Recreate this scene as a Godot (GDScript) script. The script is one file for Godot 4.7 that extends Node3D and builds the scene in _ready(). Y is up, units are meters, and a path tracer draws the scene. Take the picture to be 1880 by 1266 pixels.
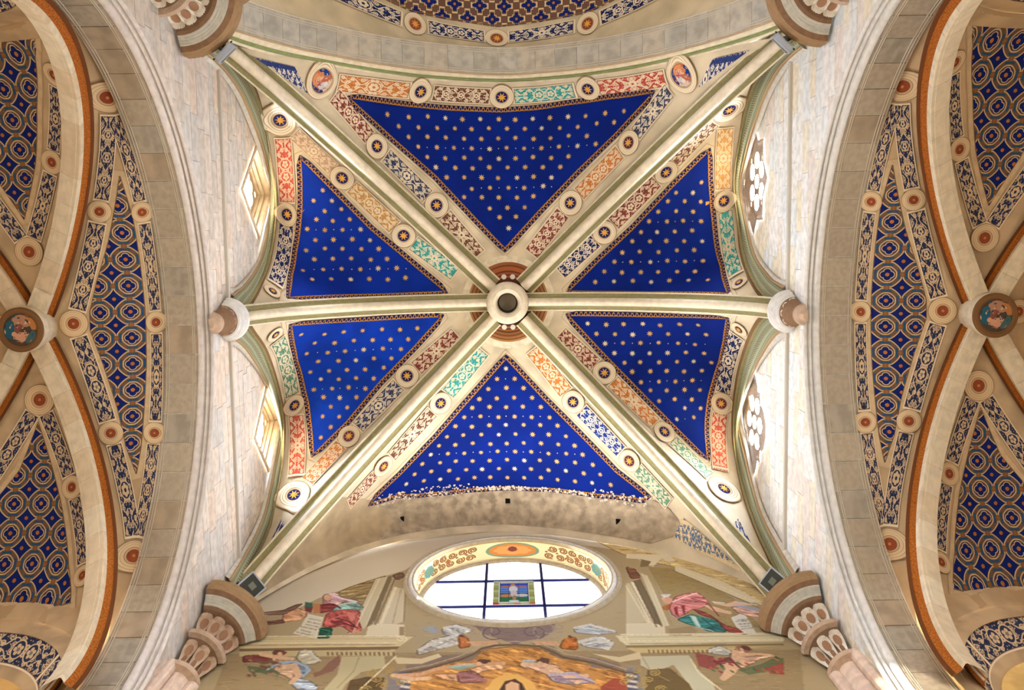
extends Node3D
# A church bay seen from its floor: y = 0 is the camera's height, the floor lies at -1.6.

const TX := 4.8            # half width of the nave vault
var M := {}
var used := {}
var rng := RandomNumberGenerator.new()
var mottle: Texture2D
var fine: Texture2D
var star_mesh: ArrayMesh
var scroll_mats := {}

func _ready() -> void:
	rng.seed = 11
	# camera, sky, exposure, daylight, added light panels
	var cam := Camera3D.new()
	cam.name = "camera"
	cam.fov = rad_to_deg(2.0 * atan(633.0 / 1799.06))
	cam.transform = Transform3D(Basis(Vector3(0.99988, -0.0046, -0.01445), Vector3(0.01484, 0.09846, 0.99503), Vector3(-0.00315, -0.99513, 0.09852)).orthonormalized(), Vector3(-0.0035, 0, 1.157))
	cam.near = 0.1
	cam.far = 200.0
	add_child(cam)
	var env := Environment.new()
	env.background_mode = Environment.BG_SKY
	var sky := Sky.new()
	var sm := ProceduralSkyMaterial.new()
	sm.sky_top_color = Color(0.80, 0.88, 1.0)
	sm.sky_horizon_color = Color(0.95, 0.97, 1.0)
	sm.ground_bottom_color = Color(0.5, 0.5, 0.48)
	sm.ground_horizon_color = Color(0.85, 0.86, 0.88)
	sm.sky_energy_multiplier = 9.0
	sm.ground_energy_multiplier = 1.5
	sky.sky_material = sm
	env.sky = sky
	env.tonemap_mode = Environment.TONE_MAPPER_LINEAR
	env.tonemap_exposure = 0.89
	env.sdfgi_enabled = true
	env.ssao_enabled = true
	env.ssil_enabled = true
	var we := WorldEnvironment.new()
	we.name = "environment"
	we.environment = env
	add_child(we)
	# low sun through the left windows
	var sun := DirectionalLight3D.new()
	sun.name = "sun"
	sun.light_color = Color(1.0, 0.95, 0.86)
	sun.light_energy = 3.5
	sun.light_angular_distance = 0.5
	sun.shadow_enabled = true
	sun.transform = Transform3D(Basis.looking_at(Vector3(10, -7.2, -6.6)), Vector3(0, 30, 0))
	add_child(sun)
	materials()
	daylight("oval daylight", Vector3(0, 18.4, -5.5), Vector3(0, -0.15, 1), Vector2(2.5, 3.2), 55.0, Color(0.98, 0.98, 1.0), 1)
	daylight("added glowing light panel in the outer wall of the left aisle, below the view", Vector3(-9.85, 4.5, 0), Vector3(1, 0, 0), Vector2(6.8, 7.8), 66.0, Color(1.0, 0.995, 0.98))  # unseen source added to light the vault from below
	daylight("added glowing light panel in the outer wall of the right aisle, below the view", Vector3(9.85, 4.5, 0), Vector3(-1, 0, 0), Vector2(6.8, 7.8), 50.0, Color(1.0, 0.995, 0.98))  # matching added source on the right, out of view
	daylight("added glowing light panel in the end wall behind the viewer", Vector3(0, 6.4, 16.1), Vector3(0, 0, -1), Vector2(8.0, 15.0), 95.0, Color(0.97, 0.98, 1.0))  # fill light added behind the viewer
	daylight("added glowing light panel below the oval window, outside the view", Vector3(0, 2.2, -5.3), Vector3(0, 0, 1), Vector2(2.3, 7.4), 40.0, Color(1.0, 0.97, 0.92))  # fill light added low on the facade, out of view
	# large structure
	shell()
	nave_vault()
	facade()
	side_walls()
	side_arches()
	cross_arch()
	next_bay()
	aisle(-1.0)
	aisle(1.0)
	# objects
	columns()
	floodlights()

# ------------------------------------------------------------------ naming and adding
func numbered(n: String) -> String:
	if not used.has(n):
		used[n] = 0
		return n
	used[n] += 1
	return "%s_%03d" % [n, used[n]]

func thing(called: String, label: String, category: String, group := "", kind := "") -> Node3D:
	var o := Node3D.new()
	o.name = numbered(called)
	add_child(o)
	o.set_meta("label", label)
	o.set_meta("category", category)
	if group != "":
		o.set_meta("group", group)
	if kind != "":
		o.set_meta("kind", kind)
	return o

func put(parent: Node, called: String, mesh: Mesh, m: Material, at := Vector3.ZERO) -> MeshInstance3D:
	var o := MeshInstance3D.new()
	o.name = called
	o.mesh = mesh
	o.material_override = m
	o.position = at
	parent.add_child(o, true)
	return o

# ------------------------------------------------------------------ materials
func mat(key: String, c: Color, rough := 0.9, tex: Texture2D = null, scale := 0.35, world := true) -> StandardMaterial3D:
	if M.has(key):
		return M[key]
	var m := StandardMaterial3D.new()
	m.resource_name = key
	m.albedo_color = c
	m.roughness = rough
	m.metallic_specular = 0.25
	m.cull_mode = BaseMaterial3D.CULL_DISABLED
	if tex:
		m.albedo_texture = tex
		if world:
			m.uv1_triplanar = true
			m.uv1_world_triplanar = true
			m.uv1_scale = Vector3.ONE * scale
	M[key] = m
	return m

func c8(r: int, g: int, b: int) -> Color:
	return Color8(r, g, b)

func noise_tex(freq: float, oct: int, lo: float, seed_: int) -> ImageTexture:
	var n := FastNoiseLite.new()
	n.seed = seed_
	n.noise_type = FastNoiseLite.TYPE_SIMPLEX_SMOOTH
	n.frequency = freq
	n.fractal_octaves = oct
	var im := n.get_seamless_image(256, 256)
	im.convert(Image.FORMAT_RGB8)
	var d := im.get_data()
	for i in d.size():
		d[i] = int(255.0 * (lo + (1.0 - lo) * smoothstep(0.15, 0.8, d[i] / 255.0)))
	var out := Image.create_from_data(256, 256, false, Image.FORMAT_RGB8, d)
	return ImageTexture.create_from_image(out)

# ------------------------------------------------------------------ mesh helpers
func grid(nu: int, nv: int, f: Callable, us := 1.0, vs := 1.0) -> ArrayMesh:
	var st := SurfaceTool.new()
	st.begin(Mesh.PRIMITIVE_TRIANGLES)
	st.set_smooth_group(0)
	for i in nu + 1:
		for j in nv + 1:
			var u := float(i) / nu
			var v := float(j) / nv
			st.set_uv(Vector2(u * us, v * vs))
			st.add_vertex(f.call(u, v))
	for i in nu:
		for j in nv:
			var a := i * (nv + 1) + j
			var b := a + nv + 1
			for k in [a, b, a + 1, a + 1, b, b + 1]:
				st.add_index(k)
	st.generate_normals()
	return st.commit()

func tris(pts: PackedVector3Array) -> ArrayMesh:
	var st := SurfaceTool.new()
	st.begin(Mesh.PRIMITIVE_TRIANGLES)
	st.set_smooth_group(-1)
	for p in pts:
		st.add_vertex(p)
	st.generate_normals()
	return st.commit()

func quad(out: PackedVector3Array, a: Vector3, b: Vector3, c: Vector3, d: Vector3) -> void:
	out.append_array([a, b, c, a, c, d])

# surface of revolution about a vertical axis, profile of (radius, height)
func lathe(prof: Array, a0: float, a1: float, n: int) -> ArrayMesh:
	var p := PackedVector3Array()
	for i in n:
		var t0 := lerpf(a0, a1, float(i) / n)
		var t1 := lerpf(a0, a1, float(i + 1) / n)
		for k in prof.size() - 1:
			var q: Vector2 = prof[k]
			var r: Vector2 = prof[k + 1]
			quad(p, Vector3(q.x * cos(t0), q.y, q.x * sin(t0)), Vector3(r.x * cos(t0), r.y, r.x * sin(t0)), Vector3(r.x * cos(t1), r.y, r.x * sin(t1)), Vector3(q.x * cos(t1), q.y, q.x * sin(t1)))
	var st := SurfaceTool.new()
	st.begin(Mesh.PRIMITIVE_TRIANGLES)
	st.set_smooth_group(-1)
	for v in p:
		st.add_vertex(v)
	st.generate_normals()
	return st.commit()

# profile of (across, below) carried along points; side is the horizontal across direction
func sweep(path: PackedVector3Array, side: Vector3, prof: Array, smooth := true) -> ArrayMesh:
	var st := SurfaceTool.new()
	st.begin(Mesh.PRIMITIVE_TRIANGLES)
	st.set_smooth_group(0 if smooth else -1)
	var rows := []
	var n := path.size()
	for i in n:
		var t := (path[mini(i + 1, n - 1)] - path[maxi(i - 1, 0)]).normalized()
		var down := t.cross(side).normalized()
		if down.y > 0 or (absf(down.y) < 0.02 and i > 0 and down.dot(rows[i - 1][1]) < 0):
			down = -down
		var row := PackedVector3Array()
		for q in prof:
			row.append(path[i] + side * q.x + down * q.y)
		rows.append([row, down])
	for i in n - 1:
		for k in prof.size() - 1:
			var a: Vector3 = rows[i][0][k]
			var b: Vector3 = rows[i + 1][0][k]
			var c: Vector3 = rows[i + 1][0][k + 1]
			var d: Vector3 = rows[i][0][k + 1]
			for v in [a, b, c, a, c, d]:
				st.add_vertex(v)
	if smooth:
		st.index()
	st.generate_normals()
	return st.commit()

func box(size: Vector3, bevel := 0.0) -> Mesh:
	if bevel <= 0.0:
		var b := BoxMesh.new()
		b.size = size
		return b
	var p := PackedVector3Array()
	var h := size / 2
	var e := bevel
	# chamfered box: three rings in y
	var f := func(x, z, y): return [Vector3(-x, y, -z), Vector3(x, y, -z), Vector3(x, y, z), Vector3(-x, y, z)]
	var rings := [f.call(h.x - e, h.z - e, -h.y), f.call(h.x, h.z, -h.y + e), f.call(h.x, h.z, h.y - e), f.call(h.x - e, h.z - e, h.y)]
	for r in 3:
		for i in 4:
			quad(p, rings[r][i], rings[r][(i + 1) % 4], rings[r + 1][(i + 1) % 4], rings[r + 1][i])
	quad(p, rings[0][0], rings[0][1], rings[0][2], rings[0][3])
	quad(p, rings[3][0], rings[3][1], rings[3][2], rings[3][3])
	return tris(p)

# smooth curve through (x, y) points, resampled evenly in x-order parameter
func smooth_pts(pts: Array, n: int) -> PackedVector2Array:
	var out := PackedVector2Array()
	var m := pts.size()
	for i in n + 1:
		var f := float(i) / n * (m - 1)
		var k := mini(int(f), m - 2)
		var t := f - k
		var p0: Vector2 = pts[maxi(k - 1, 0)]
		var p1: Vector2 = pts[k]
		var p2: Vector2 = pts[k + 1]
		var p3: Vector2 = pts[mini(k + 2, m - 1)]
		out.append(p1.cubic_interpolate(p2, p0, p3, t))
	return out

# ------------------------------------------------------------------ vault cells
class Cell:
	var o: Vector2
	var e1: Vector2
	var e2: Vector2
	var det: float
	var f1 := PackedFloat32Array()
	var f2 := PackedFloat32Array()
	var g := PackedFloat32Array()
	var w := PackedFloat32Array()
	const N := 80

	func _init(o_: Vector2, a: Vector2, b: Vector2, p1: Callable, p2: Callable, arc: Callable, wt: Callable) -> void:
		o = o_
		e1 = a - o_
		e2 = b - o_
		det = e1.x * e2.y - e1.y * e2.x
		for i in N + 1:
			var t := float(i) / N
			f1.append(p1.call(t))
			f2.append(p2.call(t))
			w.append(wt.call(t))
			g.append(arc.call(t))
		for k in 3:
			var h := g.duplicate()
			for i in range(1, N):
				h[i] = (g[i - 1] + 2.0 * g[i] + g[i + 1]) * 0.25
			g = h

	func look(a: PackedFloat32Array, t: float) -> float:
		var f := clampf(t, 0.0, 1.0) * N
		var k := mini(int(f), N - 1)
		return lerpf(a[k], a[k + 1], f - k)

	func h(x: float, z: float) -> float:
		var dx := x - o.x
		var dz := z - o.y
		var a := (dx * e2.y - dz * e2.x) / det
		var b := (e1.x * dz - e1.y * dx) / det
		var t := a + b
		var s := 0.5 if absf(t) < 1e-6 else clampf(b / t, 0.0, 1.0)
		t = clampf(t, 0.0, 1.0)
		return lerpf(look(f1, t), look(f2, t), s) + look(w, t) * (look(g, s) - lerpf(f1[N], f2[N], s))

	func nrm(x: float, z: float) -> Vector3:
		var e := 0.03
		var n := Vector3((h(x + e, z) - h(x - e, z)) / (2 * e), -1, (h(x, z + e) - h(x, z - e)) / (2 * e))
		n.x = clampf(n.x, -2.2, 2.2)
		n.z = clampf(n.z, -2.2, 2.2)
		return n.normalized()

	func at(x: float, z: float, off := 0.0) -> Vector3:
		var p := Vector3(x, h(x, z), z)
		return p + nrm(x, z) * off if off != 0.0 else p

	func plan(t: float, s: float) -> Vector2:
		return o + (e1 * (1.0 - s) + e2 * s) * t

func cell_mesh(c: Cell, nt := 44, ns := 52) -> ArrayMesh:
	return grid(nt, ns, func(u, v):
		var q: Vector2 = c.plan(u, v)
		return c.at(q.x, q.y))

# a painted area: the polygon (in plan) laid on the cell, off below its surface
func painted(c: Cell, poly: PackedVector2Array, off: float, step := 0.15, us := 1.0) -> ArrayMesh:
	var st := SurfaceTool.new()
	st.begin(Mesh.PRIMITIVE_TRIANGLES)
	var lo := poly[0]
	var hi := poly[0]
	for q in poly:
		lo = lo.min(q)
		hi = hi.max(q)
	lo = (lo / step).floor() * step
	var nx := maxi(1, ceili((hi.x - lo.x) / step))
	var nz := maxi(1, ceili((hi.y - lo.y) / step))
	var emit := func(q: Vector2):
		st.set_uv(q * us)
		st.add_vertex(c.at(q.x, q.y, off))
	for i in nx:
		for j in nz:
			var a := lo + Vector2(i, j) * step
			var sq := PackedVector2Array([a, a + Vector2(step, 0), a + Vector2(step, step), a + Vector2(0, step)])
			for part in Geometry2D.intersect_polygons(sq, poly):
				for k in range(1, part.size() - 1):
					emit.call(part[0])
					emit.call(part[k])
					emit.call(part[k + 1])
	st.index()
	st.generate_normals()
	return st.commit()

# a painted strip along a polyline in plan; a and b are distances on the surface to its two sides
func strip(c: Cell, line: PackedVector2Array, a: float, b: float, off: float, per := 1.0, closed := false, nv := 2) -> ArrayMesh:
	var pts := PackedVector2Array()
	var m := line.size()
	for i in (m if closed else m - 1):
		var p := line[i]
		var q := line[(i + 1) % m]
		var k := maxi(1, ceili(p.distance_to(q) / 0.14))
		for j in k:
			pts.append(p.lerp(q, float(j) / k))
	pts.append(line[0] if closed else line[m - 1])
	var st := SurfaceTool.new()
	st.begin(Mesh.PRIMITIVE_TRIANGLES)
	var n := pts.size()
	var run := 0.0
	for i in n:
		var p0 := pts[maxi(i - 1, 0)] if not (closed and i == 0) else pts[n - 2]
		var p1 := pts[mini(i + 1, n - 1)] if not (closed and i == n - 1) else pts[1]
		var q := pts[i]
		if i > 0:
			run += c.at(q.x, q.y).distance_to(c.at(pts[i - 1].x, pts[i - 1].y))
		var nn := c.nrm(q.x, q.y)
		var t := (c.at(p1.x, p1.y) - c.at(p0.x, p0.y)).normalized()
		var s := nn.cross(t).normalized()
		for v in nv + 1:
			var f := lerpf(a, b, float(v) / nv)
			var r := q + Vector2(s.x, s.z) * f
			st.set_uv(Vector2(run * per, float(v) / nv))
			st.add_vertex(c.at(r.x, r.y, off))
	for i in n - 1:
		for v in nv:
			var k := i * (nv + 1) + v
			for x in [k, k + nv + 1, k + 1, k + 1, k + nv + 1, k + nv + 2]:
				st.add_index(x)
	st.generate_normals()
	return st.commit()

# a ring (or disc) laid on a cell round a plan point
func ring(c: Cell, q: Vector2, r0: float, r1: float, off: float, rise := 0.0, nr := 3, na := 32) -> ArrayMesh:
	var n := c.nrm(q.x, q.y)
	var e := Vector3(1, 0, 0).slide(n).normalized()
	var f := n.cross(e)
	return grid(na, nr, func(u, v):
		var r := lerpf(r0, r1, v)
		var d := (e * cos(u * TAU) + f * sin(u * TAU)) * r
		return c.at(q.x + d.x, q.y + d.z, off + rise * sin(v * PI)), 1.0, 1.0)

func make_star(points: int, r: float, inner: float) -> ArrayMesh:
	var p := PackedVector3Array()
	for i in points * 2:
		var a := PI * i / points
		var b := PI * (i + 1) / points
		var ra := r if i % 2 == 0 else r * inner
		var rb := r if i % 2 == 1 else r * inner
		p.append_array([Vector3(0, -0.012, 0), Vector3(cos(a) * ra, 0, sin(a) * ra), Vector3(cos(b) * rb, 0, sin(b) * rb)])
	return tris(p)

func place_on(node: Node3D, c: Cell, q: Vector2, off: float, turn: float) -> void:
	var n := c.nrm(q.x, q.y)
	var x := Vector3(1, 0, 0).slide(n).normalized().rotated(n, turn)
	node.transform = Transform3D(Basis(x, -n, x.cross(-n)), c.at(q.x, q.y, off))

# ------------------------------------------------------------------ painted textures
func blot(im: Image, x: float, y: float, w: float, col: Color) -> void:
	im.fill_rect(Rect2i(int(x - w / 2), int(y - w / 2), maxi(1, int(w)), maxi(1, int(w))), col)

func curl(im: Image, cx: float, cy: float, r: float, a0: float, turns: float, col: Color, w: float) -> void:
	var n := int(r * absf(turns) * 5) + 8
	for i in n:
		var f := float(i) / n
		var a := a0 + f * turns * TAU
		var rr := r * (1.0 - 0.8 * f)
		blot(im, cx + cos(a) * rr, cy + sin(a) * rr, w, col)

func disc(im: Image, cx: float, cy: float, rx: float, ry: float, col: Color) -> void:
	for y in range(int(cy - ry), int(cy + ry) + 1):
		var d := (y + 0.5 - cy) / ry
		if absf(d) < 1.0:
			var hw := rx * sqrt(1.0 - d * d)
			im.fill_rect(Rect2i(int(cx - hw), y, maxi(1, int(2 * hw)), 1), col)

func flower(im: Image, cx: float, cy: float, r: float, col: Color, heart: Color, petals := 6) -> void:
	for i in petals:
		var a := TAU * i / petals
		disc(im, cx + cos(a) * r * 0.6, cy + sin(a) * r * 0.6, r * 0.36, r * 0.36, col)
	disc(im, cx, cy, r * 0.3, r * 0.3, heart)

func leafy(im: Image, x: float, y: float, r: float, a: float, col: Color) -> void:
	for k in 7:
		var f := k / 6.0
		var w := r * 0.5 * sin(PI * (0.12 + 0.8 * f))
		disc(im, x + cos(a) * r * f, y + sin(a) * r * f, maxf(w * 0.6, 1.2), maxf(w * 0.6, 1.2), col)

# an ornament panel of dense cream scrollwork on a coloured ground, mirrored both ways
func scroll_panel_tex(bg: Color, fg: Color, kind: int, framed := true) -> ImageTexture:
	var W := 256
	var H := 84
	var im := Image.create(W, H, false, Image.FORMAT_RGB8)
	im.fill(bg)
	for q in 120:
		var g := rng.randf_range(-0.06, 0.06)
		disc(im, rng.randf() * W, rng.randf() * H, 6, 4, Color(bg.r + g, bg.g + g, bg.b + g))
	var dk := bg.lerp(fg, 0.5)
	var q4 := func(x: float, y: float, w: float, col: Color):
		for a in [-1, 1]:
			for b in [-1, 1]:
				blot(im, W / 2.0 + a * x, H / 2.0 + b * y, w, col)
	var ph := kind * 1.3
	for i in 260:
		var x := i / 260.0 * 122
		q4.call(x, absf(17 + 11 * sin(x * 0.105 + ph)), 3.4, fg)
	for k in 7:
		var cx := 8.0 + k * 17.5
		var cy := 27.0 if k % 2 == kind % 2 else 9.0
		var r := 8.0 + (kind + k) % 3
		for i in 46:
			var f := i / 45.0
			var a := ph + k + f * 9.5
			q4.call(cx + cos(a) * r * (1 - 0.8 * f), cy + sin(a) * r * (1 - 0.8 * f), 3.0, fg)
		for i in 7:
			var f := i / 6.0
			var a := 0.7 + k * 1.9
			q4.call(cx + 9 + cos(a) * 11 * f, (36 - cy) + sin(a) * 8 * f, 4.6 * sin(PI * (0.15 + 0.8 * f)), fg)
		q4.call(cx + 9, cy, 4.0, dk)
		q4.call(cx + 3, 38 - cy * 0.4, 3.4, fg)
		q4.call(cx - 4, 36 - cy, 3.6, fg)
	match kind % 4:
		0:
			disc(im, W / 2.0, H / 2.0, 27, 27, fg)
			disc(im, W / 2.0, H / 2.0, 23, 23, bg)
			flower(im, W / 2.0, H / 2.0, 20, fg, bg, 6)
		1:
			for d in [-24, 24]:
				disc(im, W / 2.0 + d, H / 2.0, 22, 26, fg)
				disc(im, W / 2.0 + d, H / 2.0, 18, 22, bg)
				flower(im, W / 2.0 + d, H / 2.0, 16, fg, dk, 5)
		2:
			for i in 60:
				var f := i / 59.0
				q4.call(f * 50, f * 30, 4.4, fg)
			flower(im, W / 2.0, H / 2.0, 17, fg, bg, 8)
		3:
			for d in [-66, 0, 66]:
				disc(im, W / 2.0 + d, H / 2.0, 16, 22, fg)
				disc(im, W / 2.0 + d, H / 2.0, 12, 18, bg)
				flower(im, W / 2.0 + d, H / 2.0, 13, fg, bg, 5)
	if framed:
		var cream := c8(226, 208, 176)
		var line := c8(120, 88, 62)
		for e in [[7, line], [5, cream]]:
			var t: int = e[0]
			im.fill_rect(Rect2i(0, 0, W, t), e[1])
			im.fill_rect(Rect2i(0, H - t, W, t), e[1])
			im.fill_rect(Rect2i(0, 0, t, H), e[1])
			im.fill_rect(Rect2i(W - t, 0, t, H), e[1])
	return ImageTexture.create_from_image(im)

# gold edge with little tongues running into the blue
func fringe_tex() -> ImageTexture:
	var im := Image.create(64, 64, false, Image.FORMAT_RGB8)
	im.fill(c8(8, 14, 66))
	im.fill_rect(Rect2i(0, 0, 64, 24), c8(150, 104, 44))
	im.fill_rect(Rect2i(0, 0, 64, 5), c8(96, 62, 30))
	im.fill_rect(Rect2i(0, 10, 64, 3), c8(196, 150, 70))
	disc(im, 32, 30, 20, 30, c8(168, 118, 52))
	disc(im, 32, 30, 12, 22, c8(8, 14, 66))
	disc(im, 32, 46, 5, 7, c8(190, 146, 70))
	return ImageTexture.create_from_image(im)

# rings of a painted medallion, read along v (0 centre side, 1 outside)
func rings_tex(stops: Array) -> ImageTexture:
	var im := Image.create(8, 64, false, Image.FORMAT_RGB8)
	var y := 0
	for s in stops:
		var to := int(s[0] * 64)
		im.fill_rect(Rect2i(0, y, 8, to - y), s[1])
		y = to
	return ImageTexture.create_from_image(im)

func aisle_tile() -> ImageTexture:
	var S := 160
	var im := Image.create(S, S, false, Image.FORMAT_RGB8)
	var navy := c8(16, 30, 92)
	var cream := c8(198, 168, 120)
	var brown := c8(104, 78, 60)
	var teal := c8(34, 74, 108)
	var gold := c8(166, 98, 44)
	for y in S:
		for x in S:
			var u := absf(float(x) / S * 2 - 1)
			var v := absf(float(y) / S * 2 - 1)
			var d := lerpf(maxf(maxf(u, v), (u + v) * 0.74), Vector2(u, v).length(), 0.55)
			var col := navy
			var e := Vector2(1 - u, 1 - v)
			if e.length() < 0.13:
				col = gold
			if d < 1.0:
				col = cream
			if d < 0.92:
				col = brown
				if (u < 0.36 or v < 0.36) and d > 0.70 and d < 0.84:
					col = teal
			if d < 0.64:
				col = cream
			if d < 0.56:
				var qf := minf(Vector2(u - 0.22, v).length(), Vector2(u, v - 0.22).length())
				col = navy if qf < 0.22 else (cream if qf < 0.28 else c8(70, 56, 66))
				if Vector2(u, v).length() < 0.14:
					col = gold
			var m := minf(Vector2(u, 1 - v).length(), Vector2(1 - u, v).length())
			if m < 0.2:
				col = c8(140, 88, 42) if m < 0.13 else brown
			im.set_pixel(x, y, col)
	return ImageTexture.create_from_image(im)

func cross_tile() -> ImageTexture:
	var S := 144
	var im := Image.create(S, S, false, Image.FORMAT_RGB8)
	var navy := c8(16, 30, 96)
	var cream := c8(216, 190, 142)
	var brown := c8(104, 74, 58)
	var gold := c8(176, 110, 46)
	for y in S:
		for x in S:
			var col := brown
			for k in 2:
				var u := absf(fposmod(float(x) / S + 0.5 * k, 1.0) * 2 - 1)
				var v := absf(fposmod(float(y) / S + 0.5 * k, 1.0) * 2 - 1)
				# a stepped cross, outlined twice
				var d := minf(maxf(u * 0.62, v * 2.1), maxf(u * 2.1, v * 0.62))
				d = minf(d, maxf(u, v) * 1.25)
				if d < 0.44:
					col = cream
				if d < 0.37:
					col = brown
				if d < 0.31:
					col = navy
				if Vector2(u, v).length() < 0.11:
					col = gold
			var a := absf(fposmod(float(x) / S * 2, 1.0) * 2 - 1)
			var b := absf(fposmod(float(y) / S * 2 + 0.5, 1.0) * 2 - 1)
			im.set_pixel(x, y, col)
			if maxf(a, b) < 0.3 and col == brown:
				im.set_pixel(x, y, cream if maxf(a, b) > 0.2 else navy)
	return ImageTexture.create_from_image(im)

func scroll_mat(name_: String, bg: Color, kind: int, fg := Color8(226, 208, 176)) -> StandardMaterial3D:
	var key := "scroll_%s_%d" % [name_, kind % 4]
	if not M.has(key):
		mat(key, Color.WHITE, 0.9, scroll_panel_tex(bg, fg, kind), 1.0, false)
	return M[key]

const GROUND := {
	"navy": [26, 34, 78], "blue": [28, 52, 124], "slate": [56, 62, 86], "maroon": [122, 58, 48], "brown": [104, 66, 50], "red": [176, 74, 58],
	"orange": [190, 112, 52], "ochre": [182, 134, 74], "teal": [52, 146, 138], "green": [92, 134, 106], "pale": [178, 142, 110]}

func ground(n: String) -> Color:
	var g: Array = GROUND[n]
	return Color8(g[0], g[1], g[2])

# ------------------------------------------------------------------ nave vault
func rib_height(x: float) -> float:
	return 15.2 + 5.9 * sqrt(maxf(0.0, 1.0 - pow(x / 4.97, 2)))

func mid_height(x: float) -> float:
	return 17.0 + 4.1 * sqrt(maxf(0.0, 1.0 - pow(x / 4.9, 2)))

func arc_fn(pts: Array) -> Callable:   # pts of (fraction, height)
	return func(t):
		for i in pts.size() - 1:
			var a: Vector2 = pts[i]
			var b: Vector2 = pts[i + 1]
			if t <= b.x or i == pts.size() - 2:
				return lerpf(a.y, b.y, clampf((t - a.x) / (b.x - a.x), 0, 1))
		return 0.0

func along(xs: Array, hs: Array, a: float, b: float) -> Array:
	var out := []
	for i in xs.size():
		out.append(Vector2((xs[i] - a) / (b - a), hs[i]))
	return out

# one roundel: ring, centre and gilt star
func roundel(parent: Node, c: Cell, q: Vector2, r: float, centre: Material, with_star := true, called := "roundel") -> Node3D:
	var o := put(parent, called, ring(c, q, r * 0.46, r, 0.034, 0.014, 6), M.rings)
	put(o, "roundel_centre", ring(c, q, 0.0, r * 0.47, 0.032, 0.0, 2, 24), centre)
	if with_star:
		var s := put(o, "roundel_star", star_mesh, M.gilt)
		place_on(s, c, q, 0.044, 0.3)
		s.scale = Vector3.ONE * (r * 0.4 / 0.1)
	return o

# ornament panel from a to b (plan), half width hw on the surface
func panel(parent: Node, c: Cell, a: Vector2, b: Vector2, hw: float, m: Material) -> void:
	var len := c.at(a.x, a.y).distance_to(c.at(b.x, b.y))
	var ln := strip(c, PackedVector2Array([a, b]), -hw, hw, 0.024, 1.0 / maxf(len, 0.1))
	put(parent, "scroll_panel", ln, m)

func starry_field(parent: Node, c: Cell, poly: PackedVector2Array, pitch: Vector2, shift: Vector2, tone := "blue") -> void:
	var blue := put(parent, "blue_field", painted(c, poly, 0.02), M[tone])
	put(parent, "gold_fringe", strip(c, poly, -0.005, 0.105, 0.026, 10.0, true) if Geometry2D.is_polygon_clockwise(poly) else strip(c, poly, 0.005, -0.105, 0.026, 10.0, true), M.fringe)
	var inset: Array = Geometry2D.offset_polygon(poly, -0.115)
	if inset.is_empty():
		return
	var inner: PackedVector2Array = inset[0]
	var row := 0
	var z := -6.0 + shift.y
	while z < 6.5:
		var x := -6.0 + shift.x + (pitch.x * 0.5 if row % 2 else 0.0)
		while x < 6.0:
			var q := Vector2(x + rng.randf_range(-0.02, 0.02), z + rng.randf_range(-0.02, 0.02))
			if Geometry2D.is_point_in_polygon(q, inner):
				var s := put(blue, "star", star_mesh, M.star_gold if rng.randf() < 0.86 else M.star_pale)
				place_on(s, c, q, 0.034, rng.randf() * TAU)
				s.scale = Vector3.ONE * rng.randf_range(0.62, 0.74)
				var d := Vector2(x + pitch.x * 0.5, z)
				if row % 4 == 0 and Geometry2D.is_point_in_polygon(d, inner):
					var t := put(blue, "star_dot", star_mesh, M.star_pale)
					place_on(t, c, d, 0.032, 0)
					t.scale = Vector3.ONE * 0.17
			x += pitch.x
		z += pitch.y
		row += 1

# cream and brown lines that frame the painted bands, following the field's edge
func frame_lines(parent: Node, c: Cell, poly: PackedVector2Array) -> void:
	var k := 0
	for e in [[0.15, M.line_tan], [0.137, M.cream], [0.085, M.line_tan], [0.074, M.cream_light], [0.03, M.line_brown], [0.017, M.gilt_dull]]:
		var g: Array = Geometry2D.offset_polygon(poly, e[0], Geometry2D.JOIN_MITER)
		put(parent, "painted_line", painted(c, g[0], 0.005 + 0.0022 * k, 0.15), e[1])
		k += 1

func v2s(a: Array) -> PackedVector2Array:
	var out := PackedVector2Array()
	for i in range(0, a.size(), 2):
		out.append(Vector2(a[i], a[i + 1]))
	return out

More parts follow.
